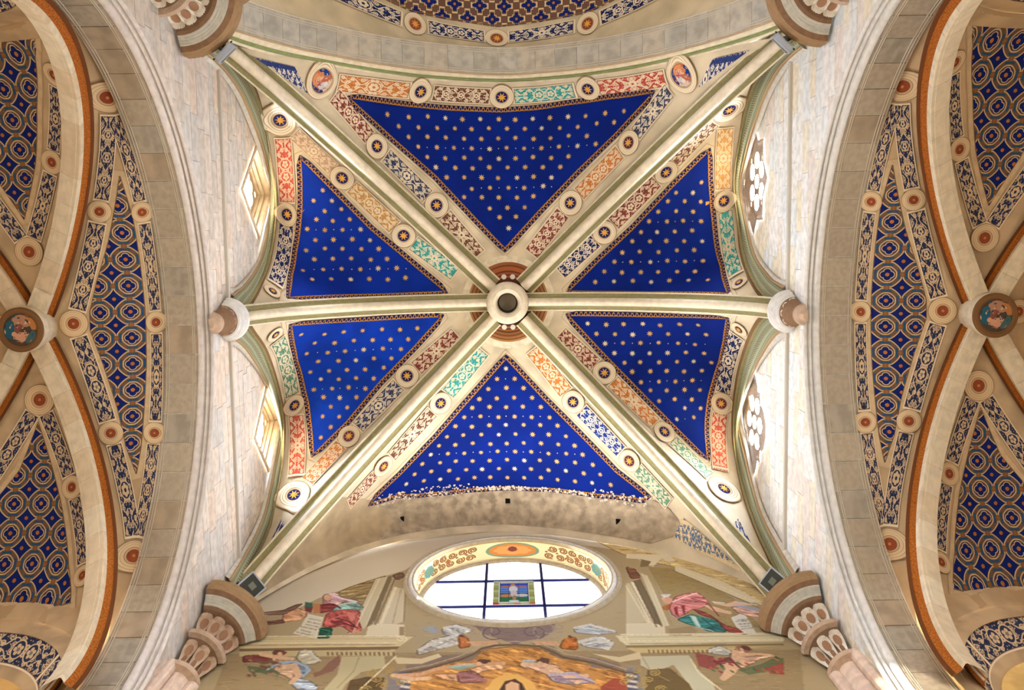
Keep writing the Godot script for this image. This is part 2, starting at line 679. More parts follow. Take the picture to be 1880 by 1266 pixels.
# roundels [x, z, radius, type] and panels [from, to, colour, kind] between them (or to a plan point)
func dress(o: Node, c: Cell, spec: Dictionary) -> void:
	var poly := v2s(spec.field)
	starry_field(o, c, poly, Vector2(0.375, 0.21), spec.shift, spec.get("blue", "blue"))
	frame_lines(o, c, poly)
	var rd: Array = spec.roundels
	for e in rd:
		match e[3]:
			"A":
				var k := put(o, "angel_roundel", ring(c, Vector2(e[0], e[1]), e[2] * 0.62, e[2], 0.036, 0.03, 6), M.rings)
				var f := put(k, "angel_painting", ring(c, Vector2(e[0], e[1]), 0.0, e[2] * 0.64, 0.032, 0.0, 6, 36), M.angel)
			"B":
				var k := put(o, "large_roundel", ring(c, Vector2(e[0], e[1]), e[2] * 0.36, e[2], 0.036, 0.02, 8), M.rings)
				put(k, "roundel_centre", ring(c, Vector2(e[0], e[1]), 0.0, e[2] * 0.37, 0.032, 0.0, 2, 24), M.navy)
				var s := put(k, "roundel_star", star_mesh, M.gilt)
				place_on(s, c, Vector2(e[0], e[1]), 0.046, 0.5)
				s.scale = Vector3.ONE * e[2] * 3.1
			_:
				roundel(o, c, Vector2(e[0], e[1]), e[2] * 0.98, {"r": M.navy, "p": M.plum, "m": M.plum}[e[3]])
	for p in spec.panels:
		var a: Vector2
		var b: Vector2
		var ra := 0.0
		var rb := 0.0
		if p[0] is int:
			a = Vector2(rd[p[0]][0], rd[p[0]][1])
			ra = rd[p[0]][2]
		else:
			a = p[0]
		if p[1] is int:
			b = Vector2(rd[p[1]][0], rd[p[1]][1])
			rb = rd[p[1]][2]
		else:
			b = p[1]
		var len := c.at(a.x, a.y).distance_to(c.at(b.x, b.y))
		var a2 := a.lerp(b, (ra * 0.93) / len)
		var b2 := b.lerp(a, (rb * 0.93) / len)
		panel(o, c, a2, b2, p[4] if p.size() > 4 else 0.185, scroll_mat(p[2], ground(p[2]), p[3]))
	for t in spec.corners:
		put(o, "scroll_corner", painted(c, v2s(t), 0.02, 0.15, 2.0), M[spec.get("corner", "corner_navy")])

func boss_ring(o: Node, c: Cell, m: Material) -> void:
	# the part of the painted medallion round the keystone that lies on this cell
	var a0 := atan2(c.e1.y, c.e1.x)
	var a1 := atan2(c.e2.y, c.e2.x)
	if a1 - a0 > PI:
		a1 -= TAU
	if a0 - a1 > PI:
		a1 += TAU
	for e in [["medallion", 0.3, 0.86, m], ["medallion_rim", 0.86, 1.0, M.cream_light]]:
		put(o, e[0], grid(14, 8, func(u, v):
			var a := lerpf(a0, a1, u)
			var r := lerpf(e[1], e[2], v)
			var q := c.o + Vector2(cos(a), sin(a)) * r
			return c.at(q.x, q.y, 0.013)), e[3])
	var mid := (a0 + a1) / 2
	for d in [-0.17, 0.17]:
		var q := c.o + Vector2(cos(mid + d), sin(mid + d)) * 0.55
		put(o, "white_bead", ring(c, q, 0.0, 0.055, 0.02, 0.0, 2, 14), M.bead)

func nave_vault() -> void:
	var UL := Vector2(-TX, 4.72)
	var UR := Vector2(TX, 4.6)
	var LL := Vector2(-TX, -4.85)
	var LR := Vector2(TX, -5.1)
	var sm := func(t): return pow(t, 2.5)
	var sd := func(t): return pow(t, 3.1)
	var dg := func(x: float): return func(t): return rib_height(x * t)
	var md := func(t): return mid_height(TX * t)
	var z0 := Vector2.ZERO
	var top := rib_height(TX)
	var cells := {}
	cells.N = Cell.new(z0, Vector2(-4.72, 4.64), Vector2(4.84, 4.64), dg.call(4.72), dg.call(4.84), arc_fn(along([-4.72, -4.27, -3.35, -2.46, -1.44, -0.2, 0.83, 1.92, 2.89, 3.88, 4.4, 4.84], [16.9, 17.62, 18.87, 19.92, 20.72, 21.15, 21.02, 20.4, 19.45, 17.9, 17.2, 16.8], -4.72, 4.84)), sm)
	cells.S = Cell.new(z0, Vector2(-4.95, -5.1), Vector2(4.85, -5.15), dg.call(4.95), dg.call(4.85), arc_fn(along([-4.95, -4.45, -4.05, -3.38, -2.47, -1.33, -0.12, 1.08, 2.2, 2.93, 3.68, 4.26, 4.66, 4.85], [16.0, 17.61, 18.59, 19.75, 20.68, 21.22, 21.35, 20.95, 20.3, 19.76, 18.95, 18.17, 17.35, 16.2], -4.95, 4.85)), sm)
	cells.W1 = Cell.new(z0, Vector2(-TX, 0), UL, md, dg.call(TX), arc_fn(lun[0]), sd)
	cells.W2 = Cell.new(z0, Vector2(-TX, 0), LL, md, dg.call(TX), arc_fn(lun[1]), sd)
	cells.E1 = Cell.new(z0, Vector2(TX, 0), UR, md, dg.call(TX), arc_fn(lun[2]), sd)
	cells.E2 = Cell.new(z0, Vector2(TX, 0), LR, md, dg.call(TX), arc_fn(lun[3]), sd)
	var about := {
		"N": "starry blue vault cell beside the grey transverse arch, with two angel roundels",
		"S": "starry blue vault cell above the oval window, its lower edge peeled to bare plaster",
		"W1": "starry blue vault cell on the left, farther from the oval window, red panel along its lunette",
		"W2": "starry blue vault cell on the left, nearer the oval window, green panel along its lunette",
		"E1": "starry blue vault cell on the right, farther from the oval window, teal panel along its lunette",
		"E2": "starry blue vault cell on the right, nearer the oval window, purple centred roundels beside it"}
	var spec := {
		"N": {"field": [-0.06, 1.17, -0.62, 1.75, -1.48, 2.68, -2.33, 3.44, -3.06, 4.13, -2.32, 4.1, -1.52, 4.08, -0.79, 4.07, -0.1, 4.06, 0.66, 4.09, 1.39, 4.15, 2.16, 4.18, 2.93, 4.17, 2.26, 3.47, 1.49, 2.76, 0.68, 1.95],
			"roundels": [[-3.49, 4.37, 0.38, "A"], [-1.77, 4.41, 0.28, "r"], [-0.08, 4.38, 0.28, "r"], [1.73, 4.43, 0.28, "r"], [3.38, 4.39, 0.38, "A"], [-2.63, 3.24, 0.26, "r"], [-1.49, 2.07, 0.27, "r"], [2.51, 3.25, 0.26, "p"], [1.35, 2.08, 0.27, "r"]],
			"panels": [[0, 1, "orange", 0], [1, 2, "brown", 3], [2, 3, "teal", 1], [3, 4, "red", 2], [0, 5, "maroon", 1], [5, 6, "slate", 0], [6, Vector2(-0.62, 1.0), "brown", 2], [4, 7, "slate", 2], [7, 8, "orange", 1], [8, Vector2(0.5, 1.02), "maroon", 3]],
			"corners": [[-3.72, 4.1, -3.86, 4.52, -4.4, 4.55], [3.66, 4.12, 3.8, 4.54, 4.3, 4.56]], "shift": Vector2(0.02, 0.03)},
		"S": {"field": [-0.07, -1.24, -0.88, -2.13, -1.61, -2.93, -2.4, -3.71, -3.04, -4.25, -2.5, -4.2, -2.18, -4.27, -1.46, -4.28, -0.1, -4.22, 0.99, -4.2, 1.93, -4.23, 2.4, -4.2, 2.75, -4.2, 2.9, -4.15, 2.26, -3.68, 1.59, -2.99, 0.74, -2.13],
			"roundels": [[-1.51, -2.15, 0.26, "r"], [-2.74, -3.43, 0.26, "p"], [1.37, -2.16, 0.26, "r"], [2.54, -3.38, 0.26, "m"]],
			"panels": [[Vector2(-0.56, -1.03), 0, "teal", 1], [0, 1, "brown", 2], [1, Vector2(-3.42, -4.12), "maroon", 0], [Vector2(0.5, -1.02), 2, "orange", 1], [2, 3, "blue", 3], [3, Vector2(3.3, -4.18), "green", 2]],
			"corners": [[3.55, -4.42, 3.2, -4.78, 3.75, -4.98, 4.45, -5.06]], "shift": Vector2(0.1, 0.14), "corner": "corner_pale"},
		"W1": {"field": [-1.38, 0.26, -2.68, 0.23, -4.34, 0.24, -4.4, 0.65, -4.4, 1.1, -4.33, 1.97, -4.26, 2.58, -4.23, 3.04, -3.63, 2.39, -2.9, 1.6, -2.12, 0.91],
			"roundels": [[-4.52, 3.79, 0.38, "B"], [-3.4, 2.66, 0.27, "r"], [-2.19, 1.45, 0.26, "r"], [-4.63, 1.91, 0.27, "r"], [-4.63, 0.36, 0.19, "r"]],
			"panels": [[0, 1, "pale", 0], [1, 2, "ochre", 1], [2, Vector2(-1.12, 0.62), "teal", 2], [0, 3, "red", 1], [3, 4, "navy", 3]],
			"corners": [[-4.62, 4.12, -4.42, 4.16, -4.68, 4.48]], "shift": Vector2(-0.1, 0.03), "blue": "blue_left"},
		"W2": {"field": [-1.47, -0.29, -3.02, -0.31, -4.31, -0.3, -4.38, -0.7, -4.4, -1.1, -4.35, -1.88, -4.28, -2.49, -4.16, -3.12, -3.49, -2.48, -2.78, -1.64, -2.05, -0.91],
			"roundels": [[-4.6, -0.45, 0.19, "r"], [-4.62, -2.11, 0.27, "r"], [-4.46, -3.85, 0.38, "B"], [-2.19, -1.54, 0.26, "r"], [-3.41, -2.77, 0.26, "p"]],
			"panels": [[0, 1, "green", 1], [1, 2, "red", 2], [Vector2(-1.12, -0.66), 3, "maroon", 2], [3, 4, "slate", 0], [4, 2, "orange", 3]],
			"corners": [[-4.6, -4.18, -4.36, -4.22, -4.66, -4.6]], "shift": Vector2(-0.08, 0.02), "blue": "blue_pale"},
		"E1": {"field": [1.32, 0.23, 2.95, 0.19, 4.37, 0.19, 4.41, 0.7, 4.36, 1.23, 4.33, 2.09, 4.2, 3.09, 3.48, 2.38, 2.67, 1.52, 1.96, 0.86],
			"roundels": [[4.49, 3.88, 0.38, "B"], [3.31, 2.69, 0.27, "r"], [2.05, 1.46, 0.26, "r"], [4.62, 2.07, 0.27, "r"], [4.64, 0.38, 0.19, "r"]],
			"panels": [[0, 1, "brown", 2], [1, 2, "maroon", 1], [2, Vector2(1.1, 0.62), "navy", 3], [0, 3, "ochre", 0], [3, 4, "teal", 2]],
			"corners": [[4.6, 4.16, 4.42, 4.2, 4.68, 4.48]], "shift": Vector2(0.0, 0.1)},
		"E2": {"field": [1.31, -0.31, 2.95, -0.32, 4.38, -0.31, 4.45, -0.8, 4.45, -1.3, 4.29, -2.2, 4.2, -2.88, 4.17, -3.36, 3.46, -2.63, 2.65, -1.77, 1.95, -1.02],
			"roundels": [[4.64, -0.52, 0.19, "p"], [4.6, -2.26, 0.27, "p"], [4.4, -3.9, 0.38, "B"], [2.03, -1.54, 0.26, "r"], [3.26, -2.79, 0.26, "r"]],
			"panels": [[0, 1, "navy", 0], [1, 2, "red", 1], [Vector2(1.1, -0.68), 3, "maroon", 0], [3, 4, "orange", 2], [4, 2, "green", 1]],
			"corners": [[4.5, -4.28, 4.3, -4.3, 4.62, -4.75]], "shift": Vector2(0.2, 0.06)}}
	for k in ["N", "S", "W1", "W2", "E1", "E2"]:
		var c: Cell = cells[k]
		var o := thing("ceiling", about[k], "vault cell", "cells of the starry vault", "structure")
		put(o, "plaster", cell_mesh(c), M.cream)
		dress(o, c, spec[k])
		boss_ring(o, c, M.medallion if k != "N" else M.medallion_red)
		if k == "S":
			bare_plaster(o, c)
	# ribs
	var dirs := [[UL, "diagonal rib from the keystone to the pier by the grey arch, left side"], [Vector2(4.8, 4.7), "diagonal rib from the keystone to the pier by the grey arch, right side"], [LL, "diagonal rib running from the keystone to the pier left of the oval window"], [LR, "diagonal rib running from the keystone to the pier right of the oval window"], [Vector2(-TX, 0), "middle rib from the keystone to the hanging corbel on the left wall"], [Vector2(TX, 0), "middle rib from the keystone to the hanging corbel on the right wall"]]
	for i in dirs.size():
		var e: Vector2 = dirs[i][0]
		var pts := PackedVector3Array()
		for j in 41:
			var t := lerpf(0.07, 1.0 if i < 4 else 1.02, 1.0 - pow(1.0 - j / 40.0, 1.6))
			pts.append(Vector3(e.x * t, rib_height(absf(e.x) * t) if i < 4 else mid_height(absf(e.x) * t), e.y * t))
		var side := Vector3(e.y, 0, -e.x).normalized()
		var o := thing("vault_rib", "cream " + dirs[i][1], "rib", "ribs of the starry vault")
		var k := 1.0 if i < 4 else 0.86
		for s in [-1, 1]:
			put(o, "rib_flank", sweep(pts, side, [Vector2(s * 0.235 * k, 0.0), Vector2(s * 0.225 * k, 0.045), Vector2(s * 0.2 * k, 0.05)]), M.cream_light)
			put(o, "rib_side", sweep(pts, side, [Vector2(s * 0.2 * k, 0.045), Vector2(s * 0.135 * k, 0.06), Vector2(s * 0.1 * k, 0.17)]), M.olive)
		var roll := [Vector2(-0.1 * k, 0.165)]
		for j in 9:
			var a := PI * j / 8.0
			roll.append(Vector2(-cos(a) * 0.09 * k, 0.185 + sin(a) * 0.095))
		roll.append(Vector2(0.1 * k, 0.165))
		put(o, "rib_roll", sweep(pts, side, roll), M.rib)
	# keystone: an open stone ring
	var o := thing("keystone", "round stone keystone ring with a dark open hole at the centre of the vault", "keystone")
	o.position = Vector3(-0.02, 0, 0)
	put(o, "ring", lathe([Vector2(0.44, 21.0), Vector2(0.45, 20.72), Vector2(0.42, 20.62), Vector2(0.38, 20.58), Vector2(0.3, 20.55), Vector2(0.25, 20.57), Vector2(0.22, 20.63), Vector2(0.21, 20.7)], 0, TAU, 40), M.rib)
	put(o, "hole_lining", lathe([Vector2(0.21, 20.68), Vector2(0.2, 20.9), Vector2(0.185, 20.92), Vector2(0.18, 21.9)], 0, TAU, 32), M.hole_shade)  # lining colour darkened to give the shade inside the hole
	put(o, "hole_cap", lathe([Vector2(0.19, 21.9), Vector2(0.0, 21.92)], 0, TAU, 24), M.black)  # black disc standing for the dark up in the hole
	lunette_mouldings()

const W_APEX := 2.35
var lun := [
	[Vector2(0, 17.8), Vector2(0.044, 18.4), Vector2(0.093, 19.0), Vector2(0.2, 19.88), Vector2(0.343, 20.41), Vector2(0.487, 20.6), Vector2(0.62, 20.3), Vector2(0.752, 19.98), Vector2(0.875, 19.47), Vector2(0.936, 18.91), Vector2(0.953, 18.38), Vector2(0.968, 17.92), Vector2(1, 16.73)],
	[Vector2(0, 17.8), Vector2(0.064, 18.4), Vector2(0.161, 19.31), Vector2(0.311, 20.09), Vector2(0.482, 20.6), Vector2(0.598, 20.5), Vector2(0.693, 20.13), Vector2(0.765, 19.78), Vector2(0.833, 19.35), Vector2(0.895, 18.9), Vector2(0.934, 18.18), Vector2(0.948, 17.5), Vector2(1, 16.73)],
	[Vector2(0, 17.8), Vector2(0.037, 18.73), Vector2(0.109, 19.59), Vector2(0.224, 20.3), Vector2(0.376, 20.6), Vector2(0.502, 20.88), Vector2(0.622, 20.75), Vector2(0.757, 20.34), Vector2(0.839, 20.08), Vector2(0.911, 19.58), Vector2(0.967, 18.86), Vector2(1, 16.73)],
	[Vector2(0, 17.8), Vector2(0.055, 18.83), Vector2(0.153, 19.68), Vector2(0.294, 20.43), Vector2(0.457, 20.85), Vector2(0.588, 20.85), Vector2(0.69, 20.43), Vector2(0.77, 19.95), Vector2(0.83, 19.4), Vector2(0.88, 18.7), Vector2(0.92, 17.9), Vector2(0.96, 17.1), Vector2(1, 16.73)]]

func lunette_mouldings() -> void:
	# the wall rib of each lunette: painted bands between the vault and the wall
	var ends := [4.72, -4.85, 4.6, -5.1]
	var where := ["left wall lunette farther from the oval window", "left wall lunette nearer the oval window", "right wall lunette farther from the oval window", "right wall lunette nearer the oval window"]
	for i in 4:
		var sx := -1.0 if i < 2 else 1.0
		var zs := signf(ends[i])
		var outer := []
		for q in lun[i]:
			outer.append(Vector2(q.x * ends[i], q.y))
		var inner := [Vector2(0.5, 17.45), Vector2(0.51, 17.7), Vector2(0.55, 18.25), Vector2(0.92, 19.5), Vector2(1.6, 20.35), Vector2(2.34, 20.92), Vector2(3.0, 20.35), Vector2(3.55, 19.5), Vector2(4.02, 18.6), Vector2(4.28, 17.6), Vector2(4.35, 16.6)]
		if i % 2 == 1:
			inner = [Vector2(0.5, 17.45), Vector2(0.53, 17.7), Vector2(0.68, 18.2), Vector2(1.2, 19.3), Vector2(1.75, 20.15), Vector2(2.44, 20.97), Vector2(3.1, 20.3), Vector2(3.55, 19.8), Vector2(4.05, 19.0), Vector2(4.35, 17.7), Vector2(4.45, 16.6)]
		var A := smooth_pts(outer, 60)
		var B := smooth_pts(inner, 60)
		var o := thing("arch_moulding", "green banded wall rib edging the " + where[i], "moulding", "painted wall ribs of the lunettes")
		var at := func(u: float, f: float, lift: float) -> Vector3:
			var k := mini(int(u * 60), 59)
			var t := u * 60 - k
			var a := A[k].lerp(A[k + 1], t)
			var b := B[k].lerp(B[k + 1], t)
			b.x *= zs
			var q := a.lerp(b, f)
			return Vector3(sx * (lerpf(TX - 0.02, 5.0, f) - lift), q.y - lift * 0.6, q.x)
		var bands := [[0.0, 0.13, M.line_brown, 0.02], [0.13, 0.24, M.olive, 0.05], [0.24, 0.72, M.green_stone, 0.06], [0.72, 0.79, M.line_tan, 0.05], [0.79, 1.0, M.cream_grey, 0.04]]
		var names := ["brown_band", "olive_band", "green_band", "thin_line", "cream_band"]  # the outermost band is a plain dark brown
		for b in bands.size():
			var e: Array = bands[b]
			put(o, names[b], grid(60, 4, func(u, v): return at.call(u, lerpf(e[0], e[1], v), e[3] * sin(v * PI)), 30.0, 1.0), e[2])

func bare_plaster(o: Node, c: Cell) -> void:
	put(o, "smooth_plaster", painted(c, v2s([-3.0, -4.2, -2.8, -4.45, -2.62, -4.8, -2.9, -5.06, -4.85, -5.06, -4.2, -4.3, -3.6, -3.75, -3.35, -4.02]), 0.014), M.tan_plaster)
	put(o, "bare_plaster", painted(c, v2s([-3.2, -4.12, -2.95, -4.31, -2.4, -4.3, -1.46, -4.33, -0.1, -4.27, 0.99, -4.25, 1.93, -4.27, 2.6, -4.22, 3.0, -4.18, 3.3, -4.3, 3.5, -4.55, 3.35, -4.85, 2.9, -5.06, -2.9, -5.06, -2.62, -4.8, -2.8, -4.5]), 0.022), M.raw_plaster)
	var p := PackedVector3Array()
	for i in 420:
		var f := rng.randf()
		var q := Vector2(lerpf(-3.0, 2.9, f), -4.25 + rng.randf_range(-0.14, 0.12) * (1.0 if f < 0.35 or f > 0.8 else 0.35))
		var r := rng.randf_range(0.008, 0.03)
		var a0 := rng.randf() * TAU
		for k in 4:
			var a := a0 + TAU * k / 4
			var b := a0 + TAU * (k + 1) / 4
			var r1 := r * (0.5 + 0.9 * absf(sin(a * 2.3)))
			var r2 := r * (0.5 + 0.9 * absf(sin(b * 2.3)))
			p.append_array([c.at(q.x, q.y, 0.036), c.at(q.x + cos(a) * r1, q.y + sin(a) * r1, 0.032), c.at(q.x + cos(b) * r2, q.y + sin(b) * r2, 0.032)])
	var fl := put(o, "flaked_paint", tris(p), M.raw_pale)
	fl.set_meta("kind", "stuff")
	for q in [Vector2(-0.08, -4.58), Vector2(-2.45, -4.8), Vector2(2.32, -4.78)]:
		var h := put(o, "putlog_hole", box(Vector3(0.11, 0.06, 0.11)), M.black)
		h.position = c.at(q.x, q.y, 0.01)

# ------------------------------------------------------------------ flat wall pieces
# a flat area given in (a, b) wall coordinates, with holes, put into space by f(a, b)
func flat_area(poly: PackedVector2Array, holes: Array, f: Callable, n: Vector3, step: float, uv: Callable) -> ArrayMesh:
	var st := SurfaceTool.new()
	st.begin(Mesh.PRIMITIVE_TRIANGLES)
	var lo := poly[0]
	var hi := poly[0]
	for q in poly:
		lo = lo.min(q)
		hi = hi.max(q)
	for i in ceili((hi.x - lo.x) / step):
		for j in ceili((hi.y - lo.y) / step):
			var a := lo + Vector2(i, j) * step
			var parts: Array = Geometry2D.intersect_polygons(PackedVector2Array([a, a + Vector2(step, 0), a + Vector2(step, step), a + Vector2(0, step)]), poly)
			for h in holes:
				var rest := []
				for p in parts:
					for r in Geometry2D.clip_polygons(p, h):
						if not (Geometry2D.is_polygon_clockwise(r) and rest.size() > 0 and false):
							rest.append(r)
				parts = rest
			for p in parts:
				for k in Geometry2D.triangulate_polygon(p):
					st.set_uv(uv.call(p[k]))
					st.add_vertex(f.call(p[k].x, p[k].y))
	st.index()
	st.generate_normals()
	return st.commit()

# a block: polygon outline pushed out by depth along n
func block(poly: PackedVector2Array, f: Callable, n: Vector3, depth: float) -> ArrayMesh:
	var p := PackedVector3Array()
	var idx := Geometry2D.triangulate_polygon(poly)
	for k in idx:
		p.append(f.call(poly[k].x, poly[k].y) + n * depth)
	for i in poly.size():
		var a: Vector3 = f.call(poly[i].x, poly[i].y)
		var b: Vector3 = f.call(poly[(i + 1) % poly.size()].x, poly[(i + 1) % poly.size()].y)
		quad(p, a, b, b + n * depth, a + n * depth)
	return tris(p)

func ellipse(c: Vector2, a: float, b: float, n := 48) -> PackedVector2Array:
	var out := PackedVector2Array()
	for i in n:
		out.append(c + Vector2(cos(TAU * i / n) * a, sin(TAU * i / n) * b))
	return out

func scaled(p: PackedVector2Array, c: Vector2, k: float) -> PackedVector2Array:
	var out := PackedVector2Array()
	for q in p:
		out.append(c + (q - c) * k)
	return out

func window_outline(i: int) -> Array:   # [centre, outline] in (z, height)
	match i:
		0:
			var c := Vector2(2.33, 19.8)
			return [c, PackedVector2Array([c + Vector2(0, -1.12), c + Vector2(0.88, 0.05), c + Vector2(0, 1.1), c + Vector2(-0.88, 0)])]
		1:
			var c := Vector2(-2.46, 19.92)
			return [c, PackedVector2Array([c + Vector2(0, -1.05), c + Vector2(0.85, 0), c + Vector2(0, 1.05), c + Vector2(-0.85, -0.1)])]
		2:
			var c := Vector2(2.42, 20.0)
			var d := PackedVector2Array([c + Vector2(0, -0.98), c + Vector2(1.05, 0), c + Vector2(0, 1.05), c + Vector2(-1.0, 0)])
			return [c, Geometry2D.merge_polygons(d, PackedVector2Array([c + Vector2(-0.74, -0.66), c + Vector2(0.74, -0.66), c + Vector2(0.74, 0.78), c + Vector2(-0.74, 0.78)]))[0]]
	var c := Vector2(-2.5, 20.0)
	var d := PackedVector2Array([c + Vector2(-0.66, -0.62), c + Vector2(0.66, -0.62), c + Vector2(0.66, 0.72), c + Vector2(-0.66, 0.72)])
	for k in 4:
		var a := PI / 2 * k
		d = Geometry2D.merge_polygons(d, ellipse(c + Vector2(cos(a) * 0.6, sin(a) * 0.62), 0.44, 0.44, 18))[0]
	return [c, d]

func side_walls() -> void:
	var tones := [
		[c8(226, 210, 192), c8(218, 206, 192), c8(230, 216, 198), c8(212, 204, 192), c8(226, 206, 184), c8(218, 210, 198), c8(214, 200, 182)],
		[c8(244, 240, 228), c8(238, 238, 230), c8(242, 232, 208), c8(240, 228, 214), c8(246, 242, 232), c8(234, 236, 230), c8(241, 229, 201)]]
	for s in 2:
		var sx := -1.0 if s == 0 else 1.0
		var nm: String = ["left", "right"][s]
		var o := thing("wall_" + nm, ["pale pinkish stone wall above the left arch, pierced by two diamond windows", "whitish stone wall above the right arch, with two traceried star windows"][s], "wall", "", "structure")
		var arch := PackedVector2Array()
		for k in 41:
			var a := PI * k / 40.0
			arch.append(Vector2(-0.05 + cos(a) * 4.68, 11.85 + sin(a) * 4.68))
		arch.append(Vector2(-4.73, -2))
		arch.append(Vector2(4.63, -2))
		var holes := [arch]
		for k in 2:
			holes.append(window_outline(s * 2 + k)[1])
		var n := Vector3(-sx, 0, 0)
		put(o, "mortar", flat_area(PackedVector2Array([Vector2(-5.2, -1.6), Vector2(5.3, -1.6), Vector2(5.3, 22), Vector2(-5.2, 22)]), holes, func(a, b): return Vector3(sx * 5.05, b, a), n, 0.9, func(q): return q), M.mortar_warm if s == 0 else M.mortar_white)
		put(o, "string_course", box(Vector3(0.11, 0.06, 9.6), 0.015), M.ledge, Vector3(sx * 5.0, 17.45, 0))
		var mats := []
		for k in 7:
			mats.append(mat("wall_stone_%s_%d" % [nm, k], tones[s][k], 0.9, fine, 0.5))
		var h := 11.2
		var row := 0
		while h < 21.2:
			var hh := rng.randf_range(0.26, 0.36)
			if h < 17.42 and h + hh > 17.3:
				hh = 17.42 - h
			var z := -5.14 - rng.randf() * 0.5
			while z < 4.78:
				var l := rng.randf_range(0.5, 1.05)
				var r := PackedVector2Array([Vector2(z + 0.003, h + 0.002), Vector2(z + l - 0.003, h + 0.002), Vector2(z + l - 0.003, h + hh - 0.002), Vector2(z + 0.003, h + hh - 0.002)])
				var mid := Vector2(z + l / 2, h + hh / 2)
				z += l
				# nothing is built above the lunette's moulding
				var li := s * 2 + (0 if mid.x > 0 else 1)
				var e: float = [4.72, -4.85, 4.6, -5.1][li]
				var cap := 16.7
				if mid.x / e < 1.0:
					for q in lun[li].size() - 1:
						if lun[li][q + 1].x >= mid.x / e:
							cap = maxf(lun[li][q].y, lun[li][q + 1].y)
							break
				if h > cap + 0.35:
					continue
				var parts := [r]
				for ho in holes:
					var rest := []
					for p in parts:
						rest.append_array(Geometry2D.clip_polygons(p, ho))
					parts = rest
				for p in parts:
					if p.size() < 3 or Geometry2D.triangulate_polygon(p).is_empty():
						continue
					put(o, "stone", block(p, func(a, b): return Vector3(sx * (5.05 if b > 17.42 else 5.03), b, a), n, 0.02 + rng.randf_range(0, 0.006)), mats[rng.randi() % 7])
			h += hh
			row += 1
		# star windows
		for k in 2:
			star_window(s * 2 + k, sx)

func star_window(i: int, sx: float) -> void:
	var wo := window_outline(i)
	var c: Vector2 = wo[0]
	var p: PackedVector2Array = wo[1]
	var o := thing("window_%d" % (i + 2), ["bright diamond window with cusped tracery, left wall, farther from the oval window", "bright diamond window with cusped tracery, left wall, nearer the oval window", "eight pointed star window with pierced stone tracery on the right wall", "lobed star window with pierced stone tracery on the right wall"][i], "window", "", "structure")
	var m: Material = M.window_stone if i < 2 else M.window_stone_dark
	var put3 := func(q: Vector2, x: float): return Vector3(sx * x, q.y, q.x)
	var dp := 1.0 if i < 2 else 0.35
	var steps := [[1.06, 5.0], [1.06, 4.97], [0.99, 4.96], [0.95, 5.0], [0.93, 5.07], [0.86, 5.08], [0.84, 5.14], [0.78, 5.15], [0.76, 5.22]]
	for r in steps.size() - 1:
		var q := PackedVector3Array()
		for k in p.size():
			var a: Vector2 = p[k]
			var b: Vector2 = p[(k + 1) % p.size()]
			quad(q, put3.call(c + (a - c) * steps[r][0], 5.0 + (steps[r][1] - 5.0) * dp), put3.call(c + (b - c) * steps[r][0], 5.0 + (steps[r][1] - 5.0) * dp), put3.call(c + (b - c) * steps[r + 1][0], 5.0 + (steps[r + 1][1] - 5.0) * dp), put3.call(c + (a - c) * steps[r + 1][0], 5.0 + (steps[r + 1][1] - 5.0) * dp))
		put(o, "frame", tris(q), m)
	# tracery plate
	var inner := scaled(p, c, 0.77)
	var holes := []
	if i < 2:
		var lobes := PackedVector2Array()
		for k in 96:
			var a := TAU * k / 96.0
			var r := 0.42 + 0.09 * absf(sin(a * 4.0))
			lobes.append(c + Vector2(cos(a) * r * 0.86, sin(a) * r))
		holes = [lobes]
		for k in 4:
			var a := PI / 2 * k
			holes.append(ellipse(c + Vector2(cos(a) * 0.54, sin(a) * 0.66), 0.06, 0.06, 10))
	else:
		holes.append(ellipse(c, 0.15, 0.17, 14))
		for k in 6:
			var a := PI / 3 * k + (0.0 if i == 2 else 0.52)
			holes.append(ellipse(c + Vector2(cos(a) * 0.42, sin(a) * 0.42), 0.17, 0.19, 14))
		for k in 4:
			var a := PI / 2 * k + PI / 4
			holes.append(ellipse(c + Vector2(cos(a) * 0.62, sin(a) * 0.6), 0.05, 0.05, 10))
	var x0 := 5.2 if i < 2 else 5.05
	var x1 := 5.27 if i < 2 else 5.075
	for x in [x0, x1]:
		put(o, "tracery", flat_area(inner, holes, func(a, b): return Vector3(sx * x, b, a), Vector3(-sx, 0, 0), 0.17, func(q): return q), m)
	for ho in holes:
		var q := PackedVector3Array()
		for k in ho.size():
			var a: Vector2 = ho[k]
			var b: Vector2 = ho[(k + 1) % ho.size()]
			quad(q, put3.call(a, x0), put3.call(b, x0), put3.call(b, x1), put3.call(a, x1))
		put(o, "tracery_edge", tris(q), m)
	put(o, "pane", flat_area(inner, [], func(a, b): return Vector3(sx * (x1 + 0.02), b, a), Vector3(-sx, 0, 0), 0.6, func(q): return q), M.glass)

